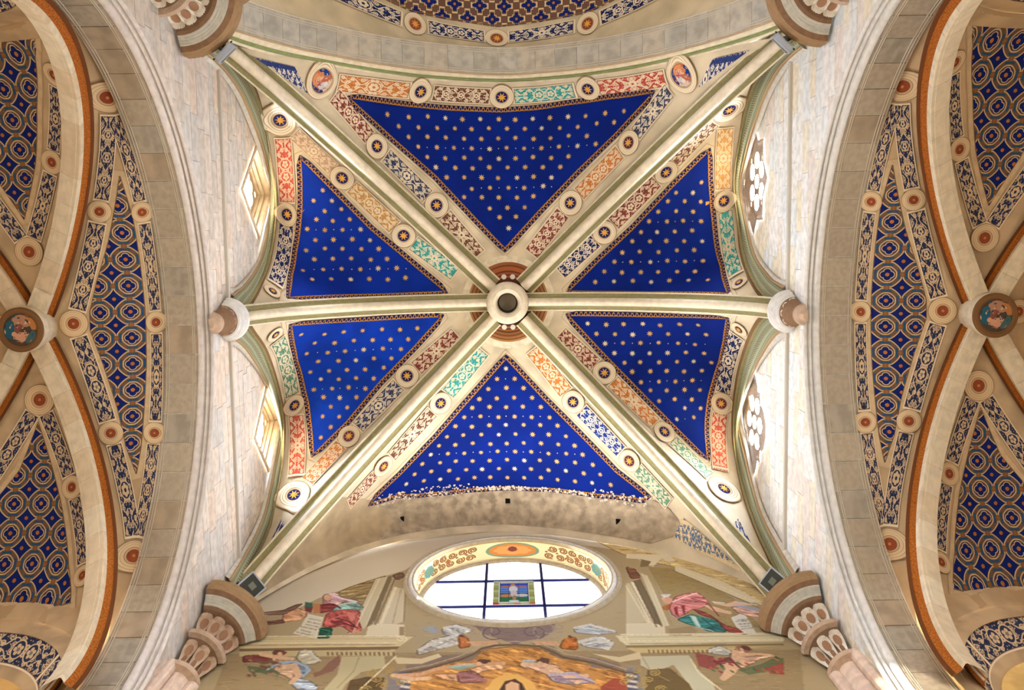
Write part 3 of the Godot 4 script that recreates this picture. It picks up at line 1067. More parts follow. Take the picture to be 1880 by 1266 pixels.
# ------------------------------------------------------------------ great side arches
func side_arches() -> void:
	for s in 2:
		var sx := -1.0 if s == 0 else 1.0
		var o := thing("stone_arch", ["broad grey stone arch opening to the left aisle, built of dressed blocks", "broad grey stone arch opening to the right aisle, built of dressed blocks"][s], "arch", "great arches to the aisles")
		# archivolt: a splay of rolls and hollows from the wall face down to the soffit
		var prof := [Vector2(5.06, 4.74), Vector2(4.985, 4.725), Vector2(4.965, 4.7), Vector2(4.975, 4.675), Vector2(5.0, 4.662), Vector2(5.022, 4.66), Vector2(5.026, 4.72), Vector2(5.046, 4.72), Vector2(5.05, 4.655), Vector2(5.062, 4.638), Vector2(5.08, 4.635), Vector2(5.09, 4.645), Vector2(5.094, 4.7), Vector2(5.112, 4.7), Vector2(5.116, 4.625), Vector2(5.13, 4.6), Vector2(5.16, 4.586), Vector2(5.19, 4.58), Vector2(5.21, 4.584), Vector2(5.215, 4.62)]
		put(o, "archivolt", grid(96, prof.size() - 1, func(u, v):
			var q: Vector2 = prof[int(round(v * (prof.size() - 1)))]
			var a := lerpf(-0.2, PI + 0.2, u)
			return Vector3(sx * q.x, 11.78 + sin(a) * q.y, -0.05 + cos(a) * q.y)), M.arch_white_warm if s == 0 else M.arch_white)
		put(o, "joint_bed", grid(96, 1, func(u, v):
			var a := lerpf(-0.2, PI + 0.2, u)
			return Vector3(sx * lerpf(5.2, 5.79, v), 11.78 + sin(a) * 4.595, -0.05 + cos(a) * 4.595)), M.mortar_pale)
		# soffit blocks: one mesh turned about the arch's centre
		var n := 32
		var da := (PI + 0.3) / n
		var shapes := []
		for k in 3:
			var g := 0.0022
			var x0 := 5.215
			var x1 := 5.77
			var pts := PackedVector3Array()
			var ring_at := func(a: float, r: float, x: float): return Vector3(sx * x, sin(a) * r, cos(a) * r)
			var r0 := 4.58 - 0.003 * k
			var e := 0.008
			for j in 3:
				var a := lerpf(-da / 2 + g, da / 2 - g, j / 3.0)
				var b := lerpf(-da / 2 + g, da / 2 - g, (j + 1) / 3.0)
				quad(pts, ring_at.call(a, r0, x0 + e), ring_at.call(b, r0, x0 + e), ring_at.call(b, r0, x1 - e), ring_at.call(a, r0, x1 - e))
				quad(pts, ring_at.call(a, r0, x0 + e), ring_at.call(b, r0, x0 + e), ring_at.call(b, r0 + 0.05, x0), ring_at.call(a, r0 + 0.05, x0))
				quad(pts, ring_at.call(a, r0, x1 - e), ring_at.call(b, r0, x1 - e), ring_at.call(b, r0 + 0.3, x1), ring_at.call(a, r0 + 0.3, x1))
			for a in [-da / 2 + g, da / 2 - g]:
				quad(pts, ring_at.call(a, r0, x0 + e), ring_at.call(a, r0, x1 - e), ring_at.call(a, r0 + 0.05, x1), ring_at.call(a, r0 + 0.05, x0))
			shapes.append(tris(pts))
		for i in n:
			var a := -0.15 + da * (i + 0.5)
			var b := put(o, "voussoir", shapes[i % 3], [M.arch_stone_a, M.arch_stone_b, M.arch_stone_c, M.arch_stone_b, M.arch_stone_d][rng.randi() % 5])
			b.position = Vector3(0, 11.78, -0.05)
			b.rotation.x = -a
		for x in [5.26, 5.29, 5.69, 5.73]:
			put(o, "edge_fillet", grid(72, 4, func(u, v):
				var a := lerpf(-0.15, PI + 0.15, u)
				var r := 4.583 - sin(v * PI) * 0.016
				return Vector3(sx * (x + (v - 0.5) * 0.022), 11.78 + sin(a) * r, -0.05 + cos(a) * r)), M.arch_line)
		for z in [-4.9, 4.8]:
			put(o, "jamb", box(Vector3(0.56, 13.4, 0.5)), M.arch_stone_b, Vector3(sx * 5.49, 5.08, z))

# ------------------------------------------------------------------ arch towards the next bay
const ARC_A := [Vector2(-4.8, 15.3), Vector2(-4.44, 16.54), Vector2(-3.91, 17.74), Vector2(-3.31, 18.67), Vector2(-2.43, 19.71), Vector2(-1.42, 20.5), Vector2(-0.15, 21.05), Vector2(0.83, 20.84), Vector2(1.9, 20.25), Vector2(2.86, 19.27), Vector2(3.66, 18.06), Vector2(4.28, 16.67), Vector2(4.7, 15.3)]

func cross_arch() -> void:
	var o := thing("transverse_arch", "grey stone transverse arch crossing the top of the picture with cream and green mouldings", "arch")
	var A := smooth_pts(ARC_A, 120)
	var B := smooth_pts([Vector2(-4.72, 15.6), Vector2(-4.5, 16.9), Vector2(-4.05, 18.0), Vector2(-3.35, 18.87), Vector2(-2.46, 19.92), Vector2(-1.44, 20.72), Vector2(-0.15, 21.16), Vector2(0.83, 21.02), Vector2(1.92, 20.4), Vector2(2.89, 19.45), Vector2(3.75, 18.1), Vector2(4.35, 16.9), Vector2(4.7, 15.4)], 120)
	put(o, "joint_bed", grid(120, 1, func(u, v):
		var q := A[int(u * 120)]
		return Vector3(q.x, q.y + 0.015, lerpf(4.79, 5.34, v))), M.mortar_pale)
	var nb := 30
	for i in nb:
		var pts := PackedVector3Array()
		var lift := rng.randf_range(0, 0.006)
		for j in 4:
			var k := i * 4 + j
			var a := A[k]
			var b := A[k + 1]
			if j == 0:
				a = a.lerp(b, 0.05)
			if j == 3:
				b = b.lerp(a, 0.05)
			var n := (b - a).orthogonal().normalized()
			if n.y < 0:
				n = -n
			var A3 := func(q: Vector2, d: float, z: float): return Vector3(q.x + n.x * d, q.y + n.y * d, z)
			quad(pts, A3.call(a, -lift, 4.8), A3.call(b, -lift, 4.8), A3.call(b, -lift, 5.32), A3.call(a, -lift, 5.32))
			quad(pts, A3.call(a, -lift, 5.32), A3.call(b, -lift, 5.32), A3.call(b, 0.25, 5.33), A3.call(a, 0.25, 5.33))
			if j == 0:
				quad(pts, A3.call(a, -lift, 4.8), A3.call(a, -lift, 5.32), A3.call(a, 0.04, 5.32), A3.call(a, 0.04, 4.8))
			if j == 3:
				quad(pts, A3.call(b, -lift, 4.8), A3.call(b, -lift, 5.32), A3.call(b, 0.04, 5.32), A3.call(b, 0.04, 4.8))
		put(o, "voussoir", tris(pts), [M.cross_stone_a, M.cross_stone_b, M.cross_stone_c][rng.randi() % 3])
	for z in [4.83, 4.87, 5.24, 5.28]:
		put(o, "edge_fillet", grid(120, 4, func(u, v):
			var q := A[int(u * 120)]
			return Vector3(q.x, q.y - sin(v * PI) * 0.016, z + (v - 0.5) * 0.026)), M.arch_line)
	# face towards the starry vault
	var bands := [[0.0, 0.12, M.line_tan, 0.01, "fillet"], [0.12, 0.5, M.cream_light, 0.03, "cream_moulding"], [0.5, 0.8, M.green_moss, 0.03, "green_moulding"], [0.8, 1.0, M.cream_light, 0.015, "inner_moulding"]]
	for e in bands:
		put(o, e[4], grid(120, 4, func(u, v):
			var k := int(u * 120)
			var f := lerpf(e[0], e[1], v)
			var q := A[k].lerp(B[k], f)
			var l: float = e[3] * sin(v * PI)
			return Vector3(q.x, q.y - l, lerpf(4.79, 4.62, f) - l * 0.4)), e[2])

func next_bay() -> void:
	var o := thing("ceiling", "patterned vault beyond the grey transverse arch, with stepped cross ornament and medallions", "vault cell", "", "structure")
	var arc := []
	for q in ARC_A:
		arc.append(Vector2((q.x + 4.9) / 9.8, q.y + 0.12))
	arc[0] = Vector2(0, 15.5)
	arc[arc.size() - 1] = Vector2(1, 15.5)
	var dg := func(t): return rib_height(4.9 * t)
	var c := Cell.new(Vector2(0, 10.3), Vector2(-4.9, 5.33), Vector2(4.9, 5.33), dg, dg, arc_fn(arc), func(t): return pow(t, 2.5))
	put(o, "plaster", cell_mesh(c), M.cream_dim)
	var f := v2s([-3.15, 6.42, -1.9, 6.05, -0.15, 5.9, 1.8, 6.03, 3.1, 6.42, 2.2, 7.6, -2.2, 7.6])
	put(o, "cross_pattern", painted(c, f, 0.012, 0.15, 1.9), M.cross_tile)
	put(o, "painted_line", strip(c, f, 0.02, 0.04, 0.016, 1.0, true, 1), M.line_brown)
	var rd := [Vector2(-3.75, 6.28), Vector2(-1.86, 5.8), Vector2(-0.17, 5.63), Vector2(1.75, 5.79), Vector2(3.62, 6.3)]
	for i in 5:
		if i == 0 or i == 4:
			var k := put(o, "angel_roundel", ring(c, rd[i], 0.25, 0.4, 0.024, 0.03, 6), M.rings)
			put(k, "angel_painting", ring(c, rd[i], 0.0, 0.26, 0.02, 0.0, 6, 30), M.angel)
		else:
			var k := put(o, "roundel", ring(c, rd[i], 0.13, 0.265, 0.022, 0.012, 6), M.rings)
			put(k, "roundel_centre", ring(c, rd[i], 0.0, 0.14, 0.02, 0.0, 2, 24), M.rust)
			var s := put(k, "roundel_flower", star_mesh, M.gilt)
			place_on(s, c, rd[i], 0.03, 0.2)
			s.scale = Vector3.ONE * 1.05
	for i in 4:
		var a: Vector2 = rd[i]
		var b: Vector2 = rd[i + 1]
		panel(o, c, a.lerp(b, (0.36 if i == 0 else 0.25) / a.distance_to(b)), b.lerp(a, (0.36 if i == 3 else 0.25) / a.distance_to(b)), 0.17, scroll_mat("navy", ground("navy"), i))

# ------------------------------------------------------------------ capitals, shafts, corbels
func leaf_mesh(w: float, l: float, out: float) -> ArrayMesh:
	# an acanthus leaf: rises along y, swells, and curls outwards (+x) with a scalloped drooping lip
	return grid(14, 10, func(u, v):
		var f: float = u
		var half: float = w * (0.55 + 0.5 * smoothstep(0.0, 0.75, f)) * (1.0 - 0.25 * pow(f, 6))
		var s: float = (v - 0.5) * 2.0
		var lip := smoothstep(0.72, 1.0, f)
		var bend := out * pow(f, 2.0)
		var hollow := 0.35 * w * (s * s - 0.4) * sin(PI * f)
		var teeth := 0.022 * lip * absf(sin(s * 9.0))
		return Vector3(bend + hollow + teeth, l * (f - 0.2 * lip * (0.5 + 0.5 * s * s)) - teeth, s * half))

func hollow_shade_mesh(w: float, l: float, out: float) -> ArrayMesh:
	# brown oval on the leaf: stain and hollow shade put into its colour
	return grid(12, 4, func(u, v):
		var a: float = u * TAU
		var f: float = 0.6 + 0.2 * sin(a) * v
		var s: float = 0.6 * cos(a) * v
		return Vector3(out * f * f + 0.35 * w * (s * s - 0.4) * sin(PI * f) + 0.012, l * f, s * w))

func capital(o: Node3D, c: Vector3, a0: float, a1: float, big: float, leaf: Material) -> void:
	var k := big
	var lt := func(prof: Array, m: Material, called: String, n := 28):
		var pr := []
		for q in prof:
			pr.append(Vector2(q.x * k, q.y))
		put(o, called, lathe(pr, a0, a1, n), m, Vector3(c.x, 0, c.z))
	lt.call([Vector2(0.1, 15.74), Vector2(0.9, 15.74), Vector2(0.905, 15.5), Vector2(0.885, 15.44), Vector2(0.88, 15.37)], M.ochre_stone, "abacus_edge")
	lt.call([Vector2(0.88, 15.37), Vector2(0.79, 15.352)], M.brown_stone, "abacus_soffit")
	lt.call([Vector2(0.79, 15.352), Vector2(0.775, 15.325), Vector2(0.745, 15.32), Vector2(0.74, 15.3), Vector2(0.71, 15.295), Vector2(0.705, 15.27), Vector2(0.675, 15.262), Vector2(0.67, 15.24), Vector2(0.65, 15.23)], M.moulding_grey, "abacus_mouldings")
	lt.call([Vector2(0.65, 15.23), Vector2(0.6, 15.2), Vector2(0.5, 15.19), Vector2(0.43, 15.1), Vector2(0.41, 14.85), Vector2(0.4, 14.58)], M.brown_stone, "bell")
	lt.call([Vector2(0.4, 14.62), Vector2(0.5, 14.61), Vector2(0.53, 14.57), Vector2(0.535, 14.5), Vector2(0.52, 14.45), Vector2(0.44, 14.445)], M.collar_stone, "collar")
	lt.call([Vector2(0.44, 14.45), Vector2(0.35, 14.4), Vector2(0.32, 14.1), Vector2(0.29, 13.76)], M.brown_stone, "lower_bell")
	lt.call([Vector2(0.29, 13.8), Vector2(0.37, 13.79), Vector2(0.39, 13.73), Vector2(0.37, 13.66), Vector2(0.2, 13.64)], M.collar_stone, "neck_ring")
	for e in [[0.105, 0.56, 0.17, 0.4, 14.6, 0.4], [0.095, 0.62, 0.14, 0.3, 13.8, 0.5]]:
		var lm := leaf_mesh(e[0], e[1], e[2])
		var hm := hollow_shade_mesh(e[0], e[1], e[2])
		var n := int(round((a1 - a0) / e[5] * lerpf(1.0, 0.8, 1.0 - k)))
		for i in n:
			var a := lerpf(a0, a1, (i + 0.5) / n)
			var l := put(o, "acanthus_leaf", lm, leaf)
			l.position = Vector3(c.x + cos(a) * e[3] * k, e[4], c.z + sin(a) * e[3] * k)
			l.rotation.y = -a
			put(l, "leaf_hollow_shade", hm, M.leaf_shade)

func columns() -> void:
	var data := [
		[-4.95, -5.1, 0.0, PI / 2, "tall engaged pier with a double acanthus capital at the lower left"],
		[4.95, -5.1, PI / 2, PI, "tall engaged pier with a double acanthus capital at the lower right"],
		[-4.95, 5.06, -PI / 2, 0.25, "engaged pier with an acanthus capital at the upper left corner"],
		[4.95, 5.1, PI - 0.25, PI * 1.5, "engaged pier with an acanthus capital at the upper right corner"]]
	for d in data:
		var o := thing("column", d[4], "column", "corner piers of the bay")
		var c := Vector3(d[0], 0, d[1])
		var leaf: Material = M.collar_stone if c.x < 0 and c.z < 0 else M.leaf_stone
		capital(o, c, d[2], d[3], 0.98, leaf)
		var sx := signf(c.x)
		var sz := signf(c.z)
		put(o, "shaft", lathe([Vector2(0.19, 13.7), Vector2(0.19, -1.2), Vector2(0.28, -1.25), Vector2(0.3, -1.6)], 0, TAU, 20), M.pink_shaft, Vector3(c.x - sx * 0.05, 0, c.z - sz * 0.05))
		for e in [Vector2(0.02, 0.32), Vector2(0.32, 0.02)]:
			put(o, "side_shaft", lathe([Vector2(0.1, 13.75), Vector2(0.1, -1.6)], 0, TAU, 14), M.pink_shaft, Vector3(c.x + sx * 0.05 - sx * e.x, 0, c.z + sz * 0.02 - sz * e.y))
		if c.z > 0:
			# the lobe that carries the transverse arch
			var c2 := Vector3(c.x - sx * 0.58, 0, c.z + 0.52)
			capital(o, c2, d[2] - 0.2, d[3] + 0.3, 0.74, leaf)
	for s in 2:
		var sx := -1.0 if s == 0 else 1.0
		var o := thing("corbel", ["plain stone corbel hanging on the left wall under the middle rib", "leaf carved stone corbel hanging on the right wall under the middle rib"][s], "corbel", "corbels under the middle rib")
		var c := Vector3(sx * 4.97, 0, -0.03)
		var a0 := -PI / 2 if s == 0 else PI / 2
		put(o, "abacus", lathe([Vector2(0.05, 17.42), Vector2(0.36, 17.42), Vector2(0.385, 17.34), Vector2(0.375, 17.24), Vector2(0.35, 17.2), Vector2(0.345, 17.12), Vector2(0.31, 17.08), Vector2(0.3, 17.0), Vector2(0.27, 16.98)], a0, a0 + PI, 28), M.arch_white, c)
		put(o, "bell", lathe([Vector2(0.27, 17.0), Vector2(0.25, 16.9), Vector2(0.2, 16.72), Vector2(0.15, 16.55), Vector2(0.13, 16.5)], a0, a0 + PI, 24), M.brown_stone, c)
		put(o, "knob", lathe([Vector2(0.1, 16.55), Vector2(0.17, 16.52), Vector2(0.185, 16.44), Vector2(0.17, 16.36), Vector2(0.12, 16.31), Vector2(0.1, 16.27), Vector2(0.08, 16.22), Vector2(0.0, 16.2)], a0, a0 + PI, 24), M.collar_stone, c)
		var lf := leaf_mesh(0.06, 0.4, 0.1)
		for i in 5:
			var a := a0 + PI * (i + 0.5) / 5
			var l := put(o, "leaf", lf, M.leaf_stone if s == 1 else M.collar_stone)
			l.position = c + Vector3(cos(a) * 0.15, 16.58, sin(a) * 0.15)
			l.rotation.y = -a

func floodlights() -> void:
	var data := [
		[Vector3(-4.4, 15.98, -4.44), Vector3(0.62, -0.7, 0.45), "square floodlight on the capital at the lower left, dark glass"],
		[Vector3(4.4, 15.98, -4.5), Vector3(-0.62, -0.7, 0.45), "square floodlight on the capital at the lower right, dark glass"],
		[Vector3(-4.38, 15.75, 4.27), Vector3(0.7, 0.25, -0.75), "grey floodlight seen edge on at the upper left capital"],
		[Vector3(4.36, 15.75, 4.3), Vector3(-0.7, 0.25, -0.75), "grey floodlight seen edge on at the upper right capital"]]
	for d in data:
		var o := thing("floodlight", d[2], "floodlight", "floodlights on the capitals")
		var z: Vector3 = d[1].normalized()
		var x := Vector3.UP.cross(z).normalized()
		o.transform = Transform3D(Basis(x, z.cross(x), z).scaled(Vector3.ONE * 1.15), d[0])
		put(o, "housing", box(Vector3(0.3, 0.3, 0.09), 0.012), M.lamp_black if z.y < 0 else M.lamp_grey)
		for e in [[Vector3(0.32, 0.022, 0.03), Vector3(0, 0.15, 0.045)], [Vector3(0.32, 0.022, 0.03), Vector3(0, -0.15, 0.045)], [Vector3(0.022, 0.32, 0.03), Vector3(0.15, 0, 0.045)], [Vector3(0.022, 0.32, 0.03), Vector3(-0.15, 0, 0.045)]]:
			put(o, "bezel", box(e[0], 0.004), M.lamp_grey, e[1])
		put(o, "glass", box(Vector3(0.28, 0.28, 0.008)), M.lamp_glass, Vector3(0, 0, 0.05))
		put(o, "lamp_tube", box(Vector3(0.1, 0.1, 0.01), 0.003), M.lamp_inner, Vector3(0, 0.01, 0.052))
		put(o, "bracket", box(Vector3(0.36, 0.03, 0.02), 0.004), M.lamp_black, Vector3(0, -0.1, -0.03))
		put(o, "stem", box(Vector3(0.03, 0.22, 0.03), 0.004), M.lamp_black, Vector3(0, -0.18, -0.05))

# ------------------------------------------------------------------ facade wall and its fresco
const FX := 5.2      # the fresco's picture covers x from -FX to FX and heights from 12.2 to 21.8
const FS := 110.0

func fill_poly(im: Image, p: PackedVector2Array, col: Color) -> void:
	var y0 := 1.0e9
	var y1 := -1.0e9
	for q in p:
		y0 = minf(y0, q.y)
		y1 = maxf(y1, q.y)
	for y in range(maxi(0, int(y0)), mini(im.get_height() - 1, int(y1)) + 1):
		var xs := []
		for i in p.size():
			var a := p[i]
			var b := p[(i + 1) % p.size()]
			if (a.y <= y + 0.5) != (b.y <= y + 0.5):
				xs.append(a.x + (y + 0.5 - a.y) / (b.y - a.y) * (b.x - a.x))
		xs.sort()
		for k in range(0, xs.size() - 1, 2):
			im.fill_rect(Rect2i(int(xs[k]), y, maxi(1, int(xs[k + 1] - xs[k])), 1), col)

# a brushed line, w in hundredths of a metre across, thinning at its ends
func fl(im: Image, col: Color, w: float, pts: Array) -> void:
	var k := w * FS / 100.0
	for i in range(0, pts.size() - 2, 2):
		var a := Vector2((pts[i] / 100.0 + FX) * FS, (21.8 - pts[i + 1] / 100.0) * FS)
		var b := Vector2((pts[i + 2] / 100.0 + FX) * FS, (21.8 - pts[i + 3] / 100.0) * FS)
		var n := maxi(1, int(a.distance_to(b) / 1.5))
		for j in n + 1:
			var q := a.lerp(b, float(j) / n)
			var g := 1.0 + rng.randf_range(-0.07, 0.07)
			disc(im, q.x, q.y, maxf(k * 0.55, 1.0), maxf(k * 1.0, 1.0), Color(minf(col.r * g, 1), minf(col.g * g, 1), minf(col.b * g, 1)))

# a filled shape given in centimetres on the wall; shade > 0 adds brushed folds of that strength
func fp(im: Image, col: Color, shade: int, pts: Array) -> void:
	var p := PackedVector2Array()
	for i in range(0, pts.size(), 2):
		p.append(Vector2((pts[i] / 100.0 + FX) * FS, (21.8 - pts[i + 1] / 100.0) * FS))
	if shade == 1 and p.size() > 3:
		var r := PackedVector2Array()      # round the outline
		for i in p.size():
			r.append(p[i].lerp(p[(i + 1) % p.size()], 0.14))
			r.append(p[i].lerp(p[(i + 1) % p.size()], 0.86))
		p = r
		for g in Geometry2D.offset_polygon(p, 2.2):      # a soft dark contour behind the figure
			fill_poly(im, g, Color(col.r * 0.55, col.g * 0.5, col.b * 0.48))
	var lo := p[0]
	var hi := p[0]
	for q in p:
		lo = lo.min(q)
		hi = hi.max(q)
	fill_poly(im, p, col)
	if shade > 0:
		# brushed folds: dark valleys and light ridges that run together in one direction
		var area := (hi - lo)
		var n := clampi(int(area.x * area.y / (26.0 if shade == 1 else 120.0)), 10, 1500)
		var dir := rng.randf_range(-0.7, 1.2) if shade == 1 else rng.randf_range(-0.2, 0.2)
		var fold := FastNoiseLite.new()
		fold.seed = pts.size() + int(lo.x)
		fold.frequency = 0.045
		fold.fractal_octaves = 2
		var across := Vector2(-sin(dir), cos(dir))
		for i in n:
			var q := Vector2(rng.randf_range(lo.x, hi.x), rng.randf_range(lo.y, hi.y))
			if not Geometry2D.is_point_in_polygon(q, p):
				continue
			var g := fold.get_noise_2d(q.dot(Vector2(cos(dir), sin(dir))) * 0.35, q.dot(across) * 1.4) * 0.34 + rng.randf_range(-0.025, 0.025)
			if shade == 2:
				g = rng.randf_range(-0.07, 0.06)
			var c := Color(clampf(col.r * (1.0 + g * 1.5), 0, 1), clampf(col.g * (1.0 + g * 1.7), 0, 1), clampf(col.b * (1.0 + g * 1.7), 0, 1))
			var l := rng.randf_range(5, 16)
			var a := dir + rng.randf_range(-0.25, 0.25)
			for k in int(l):
				var e := q + Vector2(cos(a), sin(a)) * k
				if Geometry2D.is_point_in_polygon(e, p):
					blot(im, e.x, e.y, 3.0, c)

func facade() -> void:
	var im := Image.create(int(2 * FX * FS), int(9.6 * FS), false, Image.FORMAT_RGB8)
	im.fill(c8(168, 148, 112))
	fresco_shapes(im)
	fresco_lines(im)
	im.resize(im.get_width() * 2 / 5, im.get_height() * 2 / 5, Image.INTERPOLATE_LANCZOS)
	im.resize(int(2 * FX * FS), int(9.6 * FS), Image.INTERPOLATE_CUBIC)
	var m := mat("fresco", Color(0.97, 0.97, 0.97), 0.9, ImageTexture.create_from_image(im), 1.0, false)
	var o := thing("wall_front", "frescoed end wall with painted figures and cornices round the oval window", "wall", "", "structure")
	var hole := ellipse(Vector2(0.0, 18.4), 1.98, 2.44, 72)
	var uv := func(q: Vector2): return Vector2((q.x + FX) / (2 * FX), (21.8 - q.y) / 9.6)
	put(o, "fresco", flat_area(PackedVector2Array([Vector2(-FX, 12.2), Vector2(FX, 12.2), Vector2(FX, 21.8), Vector2(-FX, 21.8)]), [hole], func(a, b): return Vector3(a, b, -5.15), Vector3(0, 0, 1), 0.8, uv), m)
	put(o, "lower_wall", box(Vector3(4.0, 13.8, 0.5)), M.tan_plaster, Vector3(-3.2, 5.3, -5.4))
	put(o, "lower_wall", box(Vector3(4.0, 13.8, 0.5)), M.tan_plaster, Vector3(3.2, 5.3, -5.4))
	put(o, "lower_wall", box(Vector3(2.4, 6.2, 0.5)), M.tan_plaster, Vector3(0, 9.1, -5.4))
	oval_window()

func oval_ring(a0: float, b0: float, z0: float, a1: float, b1: float, z1: float, lift := 0.0, n := 72, us := 1.0, c0 := 18.4, c1 := 18.4) -> ArrayMesh:
	return grid(n, 5, func(u, v):
		var t: float = u * TAU - PI / 2
		return Vector3(cos(t) * lerpf(a0, a1, v), lerpf(c0, c1, v) + sin(t) * lerpf(b0, b1, v), lerpf(z0, z1, v) + lift * sin(v * PI)), us, 1.0)

func oval_window() -> void:
	var o := thing("window_1", "large oval window with leaded white glass, dark bars and a small stained glass picture", "window", "", "structure")
	put(o, "frame_moulding", oval_ring(2.1, 2.58, -5.15, 2.0, 2.47, -5.13, 0.05), M.frame_stone)
	put(o, "frame_moulding", oval_ring(2.0, 2.47, -5.13, 1.93, 2.39, -5.11, 0.03), M.arch_white)
	put(o, "frame_moulding", oval_ring(1.93, 2.39, -5.11, 1.87, 2.32, -5.16, 0.03), M.frame_stone)
	# painted reveal
	var im := Image.create(1024, 64, false, Image.FORMAT_RGB8)
	var cream := c8(236, 218, 168)
	var br := c8(140, 94, 58)
	im.fill(cream)
	im.fill_rect(Rect2i(0, 0, 1024, 3), c8(170, 140, 80))
	im.fill_rect(Rect2i(0, 58, 1024, 6), c8(190, 168, 130))
	for k in 46:
		var x := 11.0 + k * 22.25
		if absf(x - 512) < 60 or absf(absf(x - 512) - 190) < 18:
			continue
		curl(im, x, 19, 10, 0.3 + k, 1.7 * (1 if k % 2 else -1), br, 3.6)
		curl(im, x + 6, 43, 10, 2.0 + k, 1.7 * (-1 if k % 2 else 1), br, 3.6)
		blot(im, x + 12, 30, 5, br)
		if k % 4 == 0:
			for j in 9:
				im.fill_rect(Rect2i(int(x + 11 - (8 - absi(j * 2 - 8)) / 1.0), 22 + j * 2, maxi(1, 2 * (8 - absi(j * 2 - 8))), 2), c8(166, 104, 62))
	disc(im, 512, 31, 52, 26, c8(120, 140, 112))
	disc(im, 512, 31, 46, 21, c8(198, 124, 62))
	for k in 8:
		disc(im, 512 + cos(TAU * k / 8.0) * 24, 31 + sin(TAU * k / 8.0) * 10, 13, 6, c8(216, 148, 84))
	disc(im, 512, 28, 9, 9, c8(120, 60, 52))
	for x in [322, 702]:
		flower(im, x, 31, 19, c8(110, 148, 136), c8(130, 150, 100), 8)
	put(o, "painted_reveal", oval_ring(1.87, 2.32, -5.16, 1.83, 2.3, -5.56), mat("reveal", Color.WHITE, 0.85, ImageTexture.create_from_image(im), 1.0, false))
	put(o, "inner_rim", oval_ring(1.83, 2.3, -5.54, 1.74, 2.2, -5.6, 0.02), M.frame_stone)
	var el := ellipse(Vector2(0, 18.4), 1.8, 2.26, 80)
	var xs := [-2.0, -0.54, 0.6, 2.0]
	var ys := [15.9, 18.01, 19.42, 20.8]
	for i in 3:
		for j in 3:
			for p in Geometry2D.intersect_polygons(el, PackedVector2Array([Vector2(xs[i], ys[j]), Vector2(xs[i + 1], ys[j]), Vector2(xs[i + 1], ys[j + 1]), Vector2(xs[i], ys[j + 1])])):
				put(o, "pane", flat_area(p, [], func(a, b): return Vector3(a, b, -5.62), Vector3(0, 0, 1), 3.0, func(q): return q), M.milk_glass)
	for x in [-0.54, 0.6]:
		put(o, "bar", box(Vector3(0.055, 4.3, 0.04)), M.iron, Vector3(x, 18.4, -5.6))
	for y in [18.01, 19.42]:
		put(o, "bar", box(Vector3(3.4, 0.04, 0.04)), M.iron, Vector3(0, y, -5.6))
	var leads := PackedVector3Array()
	for k in 26:
		var x := -1.62 + k * 0.13
		var top: float = 18.4 + 2.26 * sqrt(maxf(0, 1 - pow(x / 1.8, 2)))
		for e in [Vector2(x - 0.004, top - 0.55), ]:
			quad(leads, Vector3(e.x, maxf(e.y, 19.5), -5.61), Vector3(e.x + 0.008, maxf(e.y, 19.5), -5.61), Vector3(e.x + 0.008, top, -5.61), Vector3(e.x, top, -5.61))
	for y in [20.2, 20.42]:
		var w: float = 1.8 * sqrt(maxf(0, 1 - pow((y - 18.4) / 2.26, 2)))
		quad(leads, Vector3(-w, y, -5.61), Vector3(w, y, -5.61), Vector3(w, y + 0.008, -5.61), Vector3(-w, y + 0.008, -5.61))
	put(o, "thin_leads", tris(leads), M.lead)
	# the stained glass picture: sky, low red clouds, a pale figure, meadow, chequered border
	var g := Image.create(120, 192, false, Image.FORMAT_RGB8)
	g.fill(c8(176, 186, 120))
	for k in 10:
		for x in [0, 104]:
			g.fill_rect(Rect2i(x, k * 19, 16, 17), [c8(150, 160, 84), c8(196, 204, 150), c8(168, 172, 100)][k % 3])
	for k in 6:
		g.fill_rect(Rect2i(k * 20, 176, 18, 16), [c8(216, 150, 90), c8(214, 206, 150), c8(196, 190, 140)][k % 3])
		g.fill_rect(Rect2i(k * 20, 0, 18, 12), c8(200, 216, 200))
	g.fill_rect(Rect2i(0, 176, 16, 16), c8(200, 70, 50))
	g.fill_rect(Rect2i(104, 176, 16, 16), c8(214, 110, 60))
	g.fill_rect(Rect2i(16, 14, 88, 162), c8(238, 238, 244))
	g.fill_rect(Rect2i(20, 20, 80, 150), c8(70, 130, 220))
	g.fill_rect(Rect2i(20, 20, 80, 22), c8(30, 70, 200))
	for k in 5:
		g.fill_rect(Rect2i(20, 60 + k * 9, 80, 3), [c8(130, 176, 240), c8(40, 100, 210)][k % 2])
	disc(g, 38, 46, 16, 6, c8(214, 120, 80))
	disc(g, 82, 46, 20, 6, c8(190, 110, 130))
	g.fill_rect(Rect2i(20, 100, 80, 14), c8(44, 92, 110))
	disc(g, 38, 122, 18, 12, c8(216, 140, 80))
	disc(g, 84, 120, 18, 12, c8(226, 214, 210))
	g.fill_rect(Rect2i(20, 134, 80, 36), c8(24, 120, 70))
	disc(g, 60, 162, 14, 9, c8(70, 176, 150))
	disc(g, 58, 38, 8, 12, c8(218, 150, 100))
	disc(g, 59, 70, 13, 26, c8(232, 230, 238))
	disc(g, 60, 106, 10, 26, c8(226, 208, 214))
	disc(g, 62, 138, 6, 18, c8(198, 140, 80))
	disc(g, 61, 164, 16, 7, c8(230, 236, 240))
	for x in [19, 100]:
		g.fill_rect(Rect2i(x, 16, 2, 156), c8(40, 40, 50))
	for x in [44, 74]:
		g.fill_rect(Rect2i(x, 16, 1, 156), c8(50, 60, 80))
	var sg := mat("stained_glass", Color(0.5, 0.5, 0.5), 0.4, ImageTexture.create_from_image(g), 1.0, false)
	sg.emission_enabled = true
	sg.emission = Color.BLACK
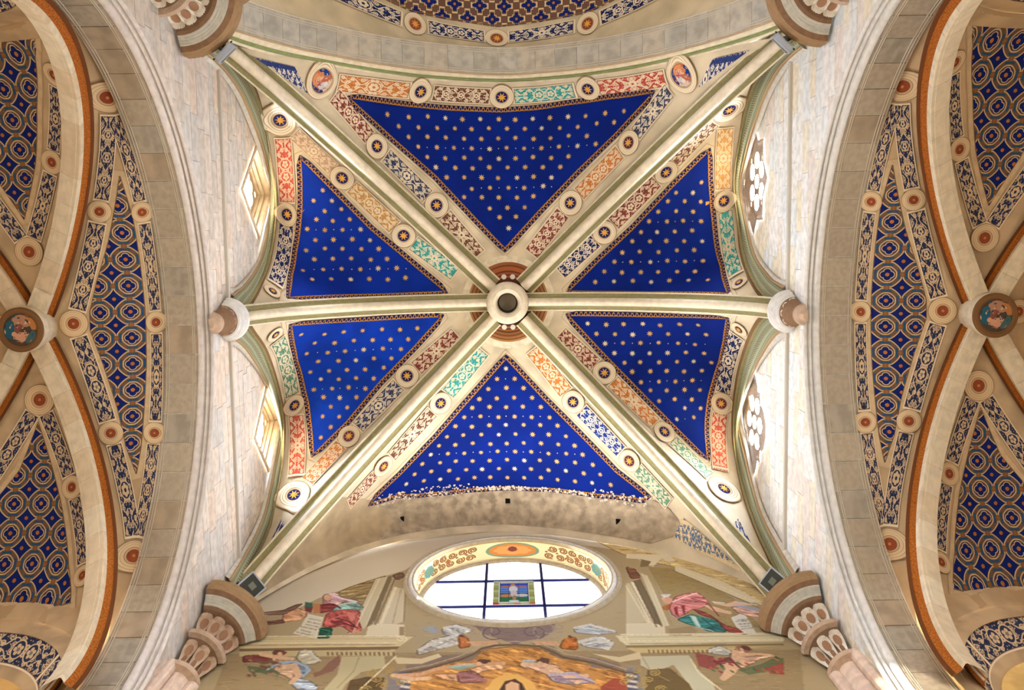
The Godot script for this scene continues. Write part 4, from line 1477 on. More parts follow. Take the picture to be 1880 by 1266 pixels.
	sg.emission_texture = sg.albedo_texture
	sg.emission_energy_multiplier = 0.5
	put(o, "stained_glass_picture", grid(1, 1, func(u, v): return Vector3(lerpf(-0.385, 0.43, u), lerpf(19.38, 18.05, v), -5.585)), sg)

# ------------------------------------------------------------------ side aisles
func aisle(sx: float) -> void:
	var side: String = "left" if sx < 0 else "right"
	var mx := func(x: float, z: float): return Vector2(x * -sx, z)   # data are for the left, where x < 0
	var prof := func(t): return 11.3 + 4.4 * pow(maxf(0.0, 1.0 - pow(t, 1.9)), 1.0 / 1.9)
	var wt := func(t): return 1.0 - pow(maxf(0.0, 1.0 - pow(t, 1.9)), 1.0 / 1.9)
	var round_arc := func(t):
		var z := lerpf(4.5, -4.5, t) + 0.05
		return maxf(11.3, 11.82 + sqrt(maxf(0.0, 4.6 * 4.6 - z * z)))
	var small_arc := func(t): return 11.3 + 2.75 * sqrt(maxf(0.0, 1.0 - pow(2 * t - 1, 2)))
	var B: Vector2 = mx.call(-7.6, 0.0)
	var tile: Material = M.aisle_tile
	var parts := {
		"E": [mx.call(-5.76, 4.5), mx.call(-5.76, -4.5), round_arc, [-6.06, 2.36, -6.0, 1.72, -5.99, 1.15, -5.98, 0.26, -5.99, -0.63, -6.02, -1.51, -6.03, -1.98, -6.06, -2.38, -6.23, -1.96, -6.38, -1.33, -6.59, -0.59, -6.75, -0.07, -6.74, 0.23, -6.6, 0.72, -6.37, 1.35],
			[[-5.87, 1.82, 0.17], [-6.43, 1.83, 0.18], [-5.86, 0.02, 0.18], [-6.99, 0.05, 0.22], [-6.46, -1.73, 0.19], [-5.87, -1.79, 0.18], [-5.89, -3.54, 0.28], [-5.9, 3.48, 0.28]],
			[[7, 0, 0.1], [0, 2, 0.1], [2, 5, 0.1], [5, 6, 0.1], [7, 1, 0.12], [1, 3, 0.14], [3, 4, 0.14], [4, 6, 0.12]], "patterned vault cell behind the %s great arch, blue rosettes in a narrow leaf shaped field"],
		"N": [mx.call(-5.5, 4.3), mx.call(-9.7, 4.3), small_arc, [-6.55, 4.2, -6.74, 3.98, -7.01, 3.33, -7.24, 2.56, -7.58, 1.72, -7.95, 2.45, -8.2, 3.3, -8.45, 4.0, -8.6, 4.2],
			[[-6.5, 3.75, 0.19], [-6.94, 2.57, 0.19], [-7.56, 1.21, 0.23], [-8.32, 2.57, 0.19]], [[0, 1, 0.12], [1, 2, 0.13], [3, 2, 0.13]], "patterned aisle vault cell at the far upper %s, blue rosettes between cream bands"],
		"S": [mx.call(-5.5, -4.2), mx.call(-9.7, -4.2), small_arc, [-7.57, -1.52, -7.44, -1.89, -7.1, -2.8, -6.82, -3.62, -6.6, -4.02, -6.87, -4.1, -7.32, -4.06, -7.59, -4.1, -8.2, -4.05, -8.5, -3.6, -8.1, -2.63, -7.83, -2.26],
			[[-7.54, -1.16, 0.25], [-6.93, -2.51, 0.19], [-6.5, -3.7, 0.18], [-8.38, -2.6, 0.19]], [[0, 1, 0.13], [1, 2, 0.12], [0, 3, 0.13]], "patterned aisle vault cell at the lower %s, rosettes ending in bare plaster"],
		"W": [mx.call(-9.6, 4.3), mx.call(-9.6, -4.2), round_arc, [-8.4, 0.2, -8.4, -0.2, -9.2, -1.5, -9.2, 1.5], [[-8.2, 0.02, 0.2]], [], "aisle vault cell beyond the painted boss at the %s edge"]}
	for k in ["E", "N", "S", "W"]:
		var d: Array = parts[k]
		var c := Cell.new(B, d[0], d[1], prof, prof, d[2], wt)
		var o := thing("ceiling", d[6] % side, "vault cell", "", "structure")
		put(o, "plaster", cell_mesh(c, 26, 32), M.cream_aisle)
		var f := PackedVector2Array()
		for i in range(0, d[3].size(), 2):
			f.append(mx.call(d[3][i], d[3][i + 1]))
		put(o, "painted_line", painted(c, Geometry2D.offset_polygon(f, 0.1, Geometry2D.JOIN_MITER)[0], 0.008), M.line_tan)
		put(o, "cream_border", painted(c, Geometry2D.offset_polygon(f, 0.085, Geometry2D.JOIN_MITER)[0], 0.012), M.cream_band)
		put(o, "painted_line", painted(c, Geometry2D.offset_polygon(f, 0.012, Geometry2D.JOIN_MITER)[0], 0.016), M.line_brown)
		put(o, "rosette_pattern", painted(c, f, 0.02, 0.15, 2.35), tile)
		var rd: Array = d[4]
		for r in rd:
			var q: Vector2 = mx.call(r[0], r[1])
			var n := put(o, "roundel", ring(c, q, r[2] * 0.38, r[2], 0.036, 0.014, 6), M.rings_aisle)
			put(n, "roundel_centre", ring(c, q, 0.0, r[2] * 0.4, 0.034, 0.0, 3, 24), M.rust)
			put(n, "roundel_heart", ring(c, q, 0.0, r[2] * 0.1, 0.042, 0.0, 1, 12), M.gilt_dull)
		for p in d[5]:
			var a: Vector2 = mx.call(rd[p[0]][0], rd[p[0]][1])
			var b: Vector2 = mx.call(rd[p[1]][0], rd[p[1]][1])
			var l := c.at(a.x, a.y).distance_to(c.at(b.x, b.y))
			panel(o, c, a.lerp(b, rd[p[0]][2] * 0.95 / l), b.lerp(a, rd[p[1]][2] * 0.95 / l), p[2], scroll_mat("aisle", c8(42, 46, 72), int(p[2] * 100) + p[0], c8(206, 178, 138)))
	# ribs: dressed blocks with orange painted flanks
	var ends := [mx.call(-5.46, 4.3), mx.call(-5.46, -4.2), mx.call(-9.75, 4.3), mx.call(-9.75, -4.2)]
	var whither := ["running up along the %s great arch", "running down along the %s great arch", "beyond the %s boss, upper", "beyond the %s boss, lower"]
	for i in 4:
		var e: Vector2 = ends[i]
		var o := thing("aisle_rib", "cream block rib with orange side, " + whither[i] % side, "rib", "ribs of the aisle vaults")
		var hor := Vector3(e.x - B.x, 0, e.y - B.y).normalized()
		var lat := Vector3(hor.z, 0, -hor.x)
		var pts := PackedVector3Array()
		for j in 73:
			var t := lerpf(0.03, 1.0, 1.0 - pow(1.0 - j / 72.0, 1.5))
			var q := B.lerp(e, t)
			pts.append(Vector3(q.x, prof.call(t) + 0.04, q.y))
		for s in [-1, 1]:
			put(o, "dark_edge", sweep(pts, lat, [Vector2(s * 0.222, 0.04), Vector2(s * 0.216, 0.085), Vector2(s * 0.198, 0.095)]), M.flank_edge)
			put(o, "orange_flank", sweep(pts, lat, [Vector2(s * 0.198, 0.095), Vector2(s * 0.185, 0.1), Vector2(s * 0.18, 0.13), Vector2(s * 0.165, 0.15), Vector2(s * 0.15, 0.21)]), M.orange_flank)
		for j in 12:
			var seg := pts.slice(j * 6, j * 6 + 7)
			seg[0] = seg[0].lerp(seg[1], 0.05)
			seg[6] = seg[6].lerp(seg[5], 0.05)
			put(o, "rib_block", sweep(seg, lat, [Vector2(-0.155, 0.16), Vector2(-0.155, 0.255), Vector2(-0.14, 0.27), Vector2(-0.09, 0.272), Vector2(-0.085, 0.277), Vector2(0.085, 0.277), Vector2(0.09, 0.272), Vector2(0.14, 0.27), Vector2(0.155, 0.255), Vector2(0.155, 0.16)], false), [M.rib_aisle, M.rib_aisle_b][rng.randi() % 2])
	# boss
	var bo := thing("vault_boss", "round ceiling boss painted with a figure scene, %s aisle" % side, "boss", "painted bosses of the aisle vaults")
	put(bo, "drum", lathe([Vector2(0.36, 15.75), Vector2(0.36, 15.3), Vector2(0.345, 15.26)], 0, TAU, 40), M.rib_aisle, Vector3(B.x, 0, B.y))
	put(bo, "rim", lathe([Vector2(0.35, 15.28), Vector2(0.35, 15.22), Vector2(0.33, 15.2), Vector2(0.29, 15.2), Vector2(0.275, 15.215), Vector2(0.26, 15.22)], 0, TAU, 40), M.dark_gilt, Vector3(B.x, 0, B.y))
	put(bo, "painted_disc", grid(36, 6, func(u, v): return Vector3(B.x + cos(u * TAU) * v * 0.27, 15.222, B.y + sin(u * TAU) * v * 0.27)), M.boss_scene)
	# transverse arches at both ends of the bay
	for z in [4.32, -4.22]:
		var o := thing("aisle_arch", ("cream painted arch closing the %s aisle bay, " + ("upper" if z > 0 else "lower") + " end") % side, "arch", "arches across the aisles")
		var zs := signf(z)
		var P := func(u: float, r: float, zz: float) -> Vector3:
			var a := lerpf(-0.1, PI + 0.1, u)
			var q: Vector2 = mx.call(-7.6 + cos(a) * 2.12 * r, zz)
			return Vector3(q.x, 11.3 + sin(a) * 2.75 * r, q.y)
		put(o, "face", grid(56, 4, func(u, v): return P.call(u, lerpf(1.02, 0.88, v), z + zs * 0.03 * v - zs * 0.02 * sin(v * PI))), M.cream_aisle)
		put(o, "scroll_band", grid(56, 2, func(u, v): return P.call(u, lerpf(0.9, 0.74, v), z + zs * (0.03 + 0.3 * v)), 4.0, 1.0), scroll_mat("aisle", c8(42, 46, 72), 1, c8(206, 178, 138)))
		put(o, "inner_roll", grid(56, 5, func(u, v): return P.call(u, lerpf(0.76, 0.68, v) - 0.02 * sin(v * PI), z + zs * (0.33 + 0.1 * v))), M.cream_aisle)
		put(o, "wall_behind", grid(1, 1, func(u, v): return Vector3(sx * lerpf(5.7, 9.9, u), lerpf(-1.6, 17.2, v), z + zs * 0.85)), M.gold_plaster)
		# fan of a shell niche under the arch
		for k in 15:
			var a := PI * (k + 0.5) / 15
			var pp := PackedVector3Array()
			var q0: Vector2 = mx.call(-7.6, 0)
			for e in [[0.35, 0.0], [1.15, 0.0]]:
				var w: float = e[0] * 0.095
				pp.append_array([Vector3(q0.x + cos(a - 0.09) * e[0], 11.7 + sin(a - 0.09) * e[0] * 1.1, z + zs * 0.78), Vector3(q0.x + cos(a) * e[0], 11.7 + sin(a) * e[0] * 1.1, z + zs * (0.78 - w)), Vector3(q0.x + cos(a + 0.09) * e[0], 11.7 + sin(a + 0.09) * e[0] * 1.1, z + zs * 0.78)])
			var mm := PackedVector3Array()
			quad(mm, pp[0], pp[3], pp[4], pp[1])
			quad(mm, pp[1], pp[4], pp[5], pp[2])
			put(o, "shell_rib", tris(mm), M.gold_plaster)
	# outer wall and roof of the aisle
	var w := thing("wall_aisle_" + side, "plain outer wall of the %s aisle, below and outside the view" % side, "wall", "", "structure")
	put(w, "upper_wall", box(Vector3(0.4, 8.4, 10.6)), M.cream_aisle, Vector3(sx * 10.1, 12.8, 0))
	put(w, "sill", box(Vector3(0.4, 2.0, 10.6)), M.cream_aisle, Vector3(sx * 10.1, -0.6, 0))
	for z in [-4.4, 4.4]:
		put(w, "pier", box(Vector3(0.4, 8.2, 1.8)), M.cream_aisle, Vector3(sx * 10.1, 4.5, z))
	var rf := thing("ceiling", "roof slab above the %s aisle vault, hidden by the vault" % side, "roof", "", "structure")
	put(rf, "slab", box(Vector3(4.7, 0.3, 10.6)), M.cream_aisle, Vector3(sx * 8.0, 17.5, 0))

# ------------------------------------------------------------------ the unseen rest of the church
func shell() -> void:
	var fl := thing("floor", "pale stone church floor below the view", "floor", "", "structure")
	put(fl, "paving", box(Vector3(21, 0.3, 24)), M.floor_stone, Vector3(0, -1.75, 5.0))
	var rf := thing("ceiling", "roof slab above the starry vault, hidden by the vault", "roof", "", "structure")
	put(rf, "slab", box(Vector3(11.4, 0.3, 22)), M.cream, Vector3(0, 23.4, 5.0))
	for s in [-1, 1]:
		var w := thing("wall_crossing_" + ("left" if s < 0 else "right"), "plain stone wall of the next bay, outside the view, " + ("left" if s < 0 else "right") + " side", "wall", "", "structure")
		put(w, "stone_face", box(Vector3(0.5, 25, 11.0)), M.arch_stone_b, Vector3(s * 5.5, 10.9, 10.85))
		var up := thing("wall_clerestory_" + ("left" if s < 0 else "right"), "stone wall carried on the cross arch, %s of its crown" % ("left" if s < 0 else "right"), "wall", "", "structure")
		put(up, "stone_face", box(Vector3(2.4, 2.2, 0.3)), M.cream_dim, Vector3(s * 3.6, 22.2, 5.1))
	var e := thing("wall_back", "end wall of the church behind the viewer round an added light panel, outside the view", "wall", "", "structure")
	put(e, "upper_wall", box(Vector3(11.4, 9.0, 0.4)), M.arch_stone_b, Vector3(0, 18.8, 16.4))
	for s in [-1, 1]:
		put(e, "side_wall", box(Vector3(1.6, 16, 0.4)), M.arch_stone_b, Vector3(s * 4.9, 6.4, 16.4))

func daylight(label: String, at: Vector3, dir: Vector3, size: Vector2, energy: float, col: Color, kind := 0) -> void:
	# area light; by default an added, unseen source with a glowing panel behind it
	var l := AreaLight3D.new()
	l.name = numbered("added_area_light")
	l.area_size = size
	l.area_normalize_energy = true
	l.light_color = col
	l.light_energy = energy
	l.shadow_enabled = true
	var z := -dir.normalized()
	var x := (Vector3.UP if absf(z.y) < 0.9 else Vector3.FORWARD).cross(z).normalized()
	l.transform = Transform3D(Basis(x, z.cross(x), z), at + dir.normalized() * 0.05)
	add_child(l)
	if kind == 0:
		var o := thing("window", label, "window", "", "structure")  # an added light panel, numbered along with the windows
		o.name = "window_%d" % (used["window"] + 6)
		var g := put(o, "glass", box(Vector3(size.x, size.y, 0.03)), M.added_panel_glow)  # opaque glowing sheet added out of view, not a real pane
		g.transform = Transform3D(Basis(x, z.cross(x), z), at - dir.normalized() * 0.05)

func materials() -> void:
	mottle = noise_tex(0.012, 6, 0.84, 3)
	fine = noise_tex(0.04, 5, 0.9, 9)
	star_mesh = make_star(8, 0.1, 0.42)
	mat("cream", c8(224, 206, 172), 0.9, mottle, 0.3)
	mat("cream_light", c8(232, 217, 186), 0.9, fine, 0.6)
	mat("cream_grey", c8(212, 204, 188), 0.9, fine, 0.6)
	mat("cream_dim", c8(212, 192, 156), 0.9, mottle, 0.3)
	mat("cream_aisle", c8(202, 172, 132), 0.9, mottle, 0.35)
	mat("gold_plaster", c8(196, 164, 104), 0.9, mottle, 0.35)
	mat("rib", c8(230, 214, 184), 0.8, fine, 0.5)
	mat("rib_aisle", c8(222, 206, 176), 0.85, fine, 0.5)
	mat("rib_aisle_b", c8(214, 194, 162), 0.85, fine, 0.5)
	mat("olive", c8(146, 136, 94), 0.9, fine, 0.8)
	mat("green_moss", c8(138, 146, 96), 0.9, fine, 0.8)
	mat("green_stone", c8(176, 180, 152), 0.9, greek_tex(), 1.0, false)
	mat("orange_flank", c8(180, 102, 34), 0.85, noise_tex(0.08, 3, 0.6, 21), 1.6)
	mat("line_brown", c8(122, 92, 62), 0.9)
	mat("line_tan", c8(182, 152, 112), 0.9)
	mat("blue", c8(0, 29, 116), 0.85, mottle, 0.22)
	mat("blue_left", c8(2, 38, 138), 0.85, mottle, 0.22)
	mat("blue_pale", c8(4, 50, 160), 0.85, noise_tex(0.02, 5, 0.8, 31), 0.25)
	mat("ochre_stone", c8(158, 126, 90), 0.9, fine, 0.8)
	mat("moulding_grey", c8(204, 200, 186), 0.85, fine, 0.8)
	mat("corner_pale", Color.WHITE, 0.9, scroll_panel_tex(c8(226, 202, 156), c8(74, 100, 140), 1, false), 1.0, false)
	mat("fringe", Color.WHITE, 0.85, fringe_tex(), 1.0, false)
	mat("navy", c8(28, 32, 84), 0.85)
	mat("plum", c8(88, 42, 62), 0.85)
	mat("rust", c8(146, 70, 44), 0.85, fine, 3.0)
	mat("gilt", c8(216, 160, 70), 0.6)
	mat("gilt_dull", c8(176, 128, 62), 0.7)
	mat("dark_gilt", c8(112, 78, 44), 0.6)
	mat("star_gold", c8(200, 160, 98), 0.6)
	mat("star_pale", c8(210, 194, 160), 0.7)
	mat("bead", c8(222, 214, 196), 0.7)
	var cr := c8(230, 214, 182)
	mat("rings", Color.WHITE, 0.9, rings_tex([[0.05, c8(120, 88, 60)], [0.16, c8(206, 182, 146)], [0.22, c8(160, 130, 94)], [0.42, cr], [0.47, c8(186, 158, 118)], [0.62, c8(236, 222, 194)], [0.66, c8(172, 142, 104)], [0.9, c8(226, 208, 174)], [0.95, c8(196, 168, 128)], [1.0, c8(150, 120, 86)]]), 1.0, false)
	var ca := c8(214, 186, 146)
	mat("rings_aisle", Color.WHITE, 0.9, rings_tex([[0.04, c8(110, 70, 46)], [0.2, c8(196, 164, 124)], [0.25, c8(150, 116, 82)], [0.5, ca], [0.54, c8(170, 136, 98)], [0.72, c8(218, 192, 152)], [0.76, c8(160, 126, 90)], [0.95, ca], [1.0, c8(150, 118, 84)]]), 1.0, false)
	mat("medallion", Color.WHITE, 0.9, rings_tex([[0.25, c8(66, 42, 38)], [0.42, c8(78, 50, 40)], [0.48, c8(156, 102, 54)], [0.54, c8(92, 58, 36)], [0.6, c8(140, 90, 48)], [0.66, c8(84, 54, 36)], [0.74, c8(136, 88, 48)], [0.8, c8(104, 66, 40)], [0.9, c8(146, 96, 54)], [0.93, c8(84, 54, 36)], [1.0, c8(160, 112, 66)]]), 1.0, false)
	mat("medallion_red", Color.WHITE, 0.9, rings_tex([[0.3, c8(88, 44, 36)], [0.42, c8(98, 48, 36)], [0.48, c8(156, 88, 48)], [0.54, c8(96, 50, 34)], [0.62, c8(146, 78, 44)], [0.68, c8(90, 48, 34)], [0.84, c8(152, 84, 46)], [0.9, c8(100, 58, 38)], [1.0, c8(140, 84, 50)]]), 1.0, false)
	mat("corner_navy", Color.WHITE, 0.9, scroll_panel_tex(c8(44, 56, 104), c8(226, 212, 186), 0, false), 1.0, false)
	mat("aisle_tile", Color.WHITE, 0.9, aisle_tile(), 1.0, false)
	mat("cross_tile", Color.WHITE, 0.9, cross_tile(), 1.0, false)
	mat("angel", Color.WHITE, 0.9, angel_tex(), 1.0, false)
	mat("boss_scene", Color.WHITE, 0.8, boss_tex(), 1.0, false)
	mat("ledge", c8(206, 198, 184), 0.9)
	mat("flank_edge", c8(96, 54, 26), 0.9)
	mat("cream_band", c8(208, 180, 140), 0.9, fine, 0.6)
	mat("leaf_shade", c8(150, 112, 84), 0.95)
	mat("mortar_white", c8(226, 220, 204), 0.95, fine, 0.8)
	mat("mortar_warm", c8(206, 186, 166), 0.95, fine, 0.8)
	mat("mortar_pale", c8(216, 206, 188), 0.95, fine, 0.8)
	mat("window_stone", c8(226, 204, 172), 0.85, fine, 0.8)
	mat("window_stone_dark", c8(196, 176, 158), 0.85, fine, 0.8)
	mat("frame_stone", c8(186, 170, 142), 0.85, fine, 0.8)
	mat("arch_white", c8(230, 226, 218), 0.8, fine, 0.6)
	mat("arch_white_warm", c8(224, 214, 204), 0.8, fine, 0.6)
	mat("arch_stone_a", c8(180, 165, 142), 0.9, fine, 0.9)
	mat("arch_stone_b", c8(175, 160, 138), 0.9, fine, 0.8)
	mat("arch_stone_c", c8(172, 160, 141), 0.9, mottle, 1.0)
	mat("arch_stone_d", c8(176, 156, 130), 0.9, mottle, 0.7)
	mat("arch_line", c8(190, 178, 158), 0.9)
	mat("cross_stone_a", c8(186, 178, 162), 0.9, mottle, 0.9)
	mat("cross_stone_b", c8(178, 170, 154), 0.9, mottle, 0.8)
	mat("cross_stone_c", c8(192, 180, 160), 0.9, mottle, 1.0)
	mat("raw_plaster", c8(186, 166, 138), 0.95, noise_tex(0.03, 6, 0.72, 5), 0.5)
	mat("raw_pale", c8(206, 192, 170), 0.95)
	mat("tan_plaster", c8(190, 168, 134), 0.95, mottle, 0.5)
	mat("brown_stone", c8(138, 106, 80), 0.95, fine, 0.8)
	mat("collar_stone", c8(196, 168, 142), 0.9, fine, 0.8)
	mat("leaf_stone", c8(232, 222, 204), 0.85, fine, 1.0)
	mat("pink_shaft", c8(226, 200, 178), 0.7, fine, 0.5)
	mat("hole_shade", c8(74, 66, 54), 0.9)
	mat("black", c8(14, 13, 12), 0.95)
	mat("lamp_black", c8(34, 34, 36), 0.5)
	mat("lamp_grey", c8(170, 176, 186), 0.45)
	mat("lamp_glass", c8(62, 64, 58), 0.2)
	mat("lamp_inner", c8(110, 112, 98), 0.3)
	mat("iron", c8(24, 28, 84), 0.6)
	mat("lead", c8(120, 130, 120), 0.7)
	mat("floor_stone", c8(206, 196, 180), 0.6, mottle, 0.4)
	var g := mat("glass", Color(0.95, 0.97, 1.0, 0.06), 0.05)
	g.transparency = BaseMaterial3D.TRANSPARENCY_ALPHA
	var w := mat("milk_glass", Color(1.0, 1.0, 1.0), 0.3)
	w.emission_enabled = true
	w.emission = Color(0.96, 0.98, 1.0)
	w.emission_energy_multiplier = 2.6
	var q := mat("added_panel_glow", Color(0.9, 0.93, 1.0), 0.3)  # glow of the added light panels
	q.emission_enabled = true
	q.emission = Color(0.93, 0.96, 1.0)
	q.emission_energy_multiplier = 0.8

func greek_tex() -> ImageTexture:
	var im := Image.create(64, 64, false, Image.FORMAT_RGB8)
	im.fill(c8(226, 226, 222))
	for y in [6, 12, 52, 58]:
		im.fill_rect(Rect2i(0, y, 64, 2), c8(168, 160, 140))
	for k in 4:
		disc(im, 8 + k * 16, 32, 5, 12, c8(170, 150, 128))
		im.fill_rect(Rect2i(k * 16, 20, 2, 24), c8(178, 174, 158))
	return ImageTexture.create_from_image(im)

func angel_tex() -> ImageTexture:
	# read by angle (u) and radius (v): a robed angel as soft patches on blue
	var im := Image.create(128, 48, false, Image.FORMAT_RGB8)
	im.fill(c8(176, 96, 62))
	disc(im, 20, 44, 14, 20, c8(20, 52, 120))
	disc(im, 78, 46, 20, 12, c8(22, 48, 112))
	disc(im, 110, 40, 16, 16, c8(206, 184, 162))
	disc(im, 96, 20, 22, 14, c8(190, 186, 190))
	disc(im, 52, 30, 22, 14, c8(206, 134, 84))
	disc(im, 40, 14, 22, 10, c8(216, 164, 128))
	disc(im, 70, 16, 12, 9, c8(172, 70, 60))
	disc(im, 30, 26, 10, 8, c8(196, 120, 70))
	disc(im, 110, 22, 9, 9, c8(214, 206, 196))
	for k in 60:
		disc(im, rng.randf() * 128, rng.randf() * 48, 3, 2, [c8(216, 190, 160), c8(150, 80, 60), c8(198, 140, 100), c8(120, 130, 150)][k % 4])
	return ImageTexture.create_from_image(im)

func boss_tex() -> ImageTexture:
	var im := Image.create(128, 48, false, Image.FORMAT_RGB8)
	im.fill(c8(70, 56, 44))
	disc(im, 30, 24, 22, 18, c8(160, 116, 90))
	disc(im, 64, 30, 18, 14, c8(36, 84, 100))
	disc(im, 96, 20, 26, 14, c8(190, 140, 110))
	disc(im, 50, 8, 40, 9, c8(120, 70, 60))
	disc(im, 116, 36, 12, 10, c8(60, 90, 90))
	disc(im, 10, 38, 12, 9, c8(170, 110, 60))
	for k in 50:
		disc(im, rng.randf() * 128, rng.randf() * 48, 3, 2, [c8(200, 160, 130), c8(60, 44, 40), c8(150, 100, 70), c8(40, 70, 90)][k % 4])
	return ImageTexture.create_from_image(im)

func fresco_shapes(im: Image) -> void:
	fp(im, Color8(166, 146, 110), 2, [-701, 2291, 681, 2214, 398, 1280, -428, 1308])
	fp(im, Color8(206, 192, 166), 0, [-468, 1734, -406, 1866, -281, 2054, -12, 2154, 191, 2089, 350, 1977, 262, 1917, 227, 1990, 71, 2075, -47, 2081, -161, 2010, -211, 1886, -264, 1837, -309, 1790, -354, 1735, -386, 1677, -454, 1641])
	fp(im, Color8(150, 126, 84), 1, [-309, 1790, -264, 1837, -245, 1855, -259, 1646, -294, 1699, -331, 1742])
	fp(im, Color8(150, 128, 84), 2, [268, 1883, 340, 1863, 398, 1696, 413, 1569, 319, 1550, 277, 1675])
	fp(im, Color8(203, 176, 122), 1, [177, 2070, 293, 1979, 387, 1884, 493, 1725, 462, 1615, 426, 1695, 378, 1789, 322, 1880, 234, 1954])
	fp(im, Color8(214, 200, 168), 0, [324, 1894, 398, 1788, 443, 1683, 422, 1679, 364, 1772, 317, 1854])
	fp(im, Color8(218, 204, 174), 0, [236, 1968, 324, 1956, 328, 1914, 311, 1915, 304, 1936, 279, 1882, 270, 1896, 262, 1931, 232, 1939])
	fp(im, Color8(120, 100, 70), 0, [262, 1931, 280, 1916, 268, 1883, 253, 1884])
	fp(im, Color8(150, 128, 92), 2, [-450, 1493, 448, 1475, 398, 1280, -428, 1308])
	fp(im, Color8(204, 184, 140), 0, [-450, 1558, -163, 1551, -181, 1512, -438, 1513])
	fp(im, Color8(122, 98, 66), 0, [-438, 1513, -181, 1512, -184, 1501, -435, 1502])
	fp(im, Color8(188, 168, 124), 0, [-435, 1502, -186, 1501, -188, 1476, -292, 1478, -430, 1483])
	fp(im, Color8(208, 196, 158), 0, [166, 1542, 441, 1540, 430, 1501, 179, 1502])
	fp(im, Color8(132, 112, 74), 0, [179, 1502, 430, 1501, 428, 1492, 178, 1493])
	fp(im, Color8(196, 172, 120), 0, [178, 1493, 428, 1492, 303, 1472, 193, 1472])
	fp(im, Color8(190, 174, 140), 0, [-264, 1837, -242, 1849, -247, 1591, -272, 1564])
	fp(im, Color8(120, 102, 74), 0, [-242, 1849, -232, 1855, -235, 1620, -247, 1591])
	fp(im, Color8(196, 180, 148), 0, [-218, 1786, -200, 1780, -186, 1618, -207, 1594, -222, 1595])
	fp(im, Color8(214, 200, 168), 0, [-223, 1792, -216, 1786, -221, 1600, -228, 1600])
	fp(im, Color8(212, 196, 162), 0, [-244, 1596, -233, 1610, -183, 1603, -177, 1551, -242, 1554])
	fp(im, Color8(150, 128, 94), 0, [-191, 1594, -182, 1593, -178, 1556, -187, 1556])
	fp(im, Color8(112, 96, 70), 0, [230, 1802, 244, 1814, 253, 1576, 238, 1571])
	fp(im, Color8(200, 186, 152), 0, [249, 1851, 259, 1832, 260, 1580, 250, 1576])
	fp(im, Color8(190, 174, 140), 0, [214, 1790, 230, 1790, 239, 1600, 190, 1590])
	fp(im, Color8(214, 200, 168), 0, [223, 1796, 231, 1796, 238, 1595, 228, 1591])
	fp(im, Color8(210, 196, 164), 0, [190, 1592, 236, 1595, 253, 1576, 249, 1539, 184, 1541])
	fp(im, Color8(150, 130, 94), 0, [257, 1566, 298, 1578, 304, 1555, 290, 1537, 255, 1539])
	fp(im, Color8(120, 80, 60), 1, [226, 1885, 241, 1871, 245, 1820, 227, 1814])
	fp(im, Color8(110, 82, 64), 1, [-232, 1855, -217, 1873, -208, 1847, -221, 1829])
	fp(im, Color8(196, 152, 150), 1, [-348, 1753, -328, 1764, -312, 1738, -278, 1718, -278, 1704, -304, 1719, -314, 1702, -338, 1703])
	fp(im, Color8(204, 156, 124), 0, [-347, 1749, -339, 1758, -329, 1738, -334, 1720, -343, 1730])
	fp(im, Color8(124, 52, 46), 1, [-345, 1703, -326, 1707, -316, 1693, -317, 1671, -337, 1663, -349, 1672])
	fp(im, Color8(138, 172, 156), 1, [-317, 1680, -306, 1701, -286, 1716, -266, 1691, -267, 1673, -296, 1679, -312, 1665])
	fp(im, Color8(172, 84, 74), 1, [-324, 1659, -312, 1671, -286, 1678, -268, 1665, -265, 1623, -253, 1583, -263, 1568, -290, 1604, -306, 1593, -320, 1601, -322, 1625])
	fp(im, Color8(112, 44, 44), 0, [-318, 1646, -310, 1617, -298, 1608, -286, 1616, -294, 1628, -309, 1625])
	fp(im, Color8(196, 120, 104), 0, [-292, 1666, -277, 1661, -269, 1627, -278, 1624])
	fp(im, Color8(194, 136, 104), 0, [-267, 1587, -255, 1583, -260, 1566, -268, 1572])
	fp(im, Color8(30, 76, 56), 1, [-324, 1594, -304, 1593, -300, 1551, -321, 1551])
	fp(im, Color8(210, 200, 174), 0, [-359, 1660, -327, 1642, -324, 1594, -320, 1548, -365, 1572, -359, 1603])
	fp(im, Color8(104, 88, 72), 0, [-352, 1640, -350, 1639, -349, 1633, -350, 1634])
	fp(im, Color8(104, 88, 72), 0, [-348, 1639, -346, 1638, -346, 1631, -347, 1632])
	fp(im, Color8(104, 88, 72), 0, [-345, 1637, -343, 1636, -342, 1630, -343, 1630])
	fp(im, Color8(104, 88, 72), 0, [-341, 1635, -339, 1634, -339, 1628, -340, 1629])
	fp(im, Color8(104, 88, 72), 0, [-338, 1634, -336, 1633, -335, 1627, -336, 1627])
	fp(im, Color8(104, 88, 72), 0, [-335, 1632, -333, 1631, -332, 1625, -333, 1626])
	fp(im, Color8(104, 88, 72), 0, [-331, 1631, -329, 1630, -329, 1623, -330, 1624])
	fp(im, Color8(104, 88, 72), 0, [-351, 1626, -349, 1625, -348, 1619, -350, 1619])
	fp(im, Color8(104, 88, 72), 0, [-347, 1624, -345, 1623, -345, 1617, -346, 1617])
	fp(im, Color8(104, 88, 72), 0, [-344, 1622, -342, 1621, -341, 1615, -342, 1616])
	fp(im, Color8(104, 88, 72), 0, [-340, 1620, -338, 1619, -337, 1613, -339, 1614])
	fp(im, Color8(104, 88, 72), 0, [-336, 1618, -334, 1617, -334, 1611, -335, 1612])
	fp(im, Color8(104, 88, 72), 0, [-333, 1616, -331, 1615, -330, 1609, -331, 1610])
	fp(im, Color8(104, 88, 72), 0, [-329, 1615, -327, 1614, -327, 1608, -328, 1608])
	fp(im, Color8(104, 88, 72), 0, [-352, 1614, -350, 1613, -350, 1607, -351, 1607])
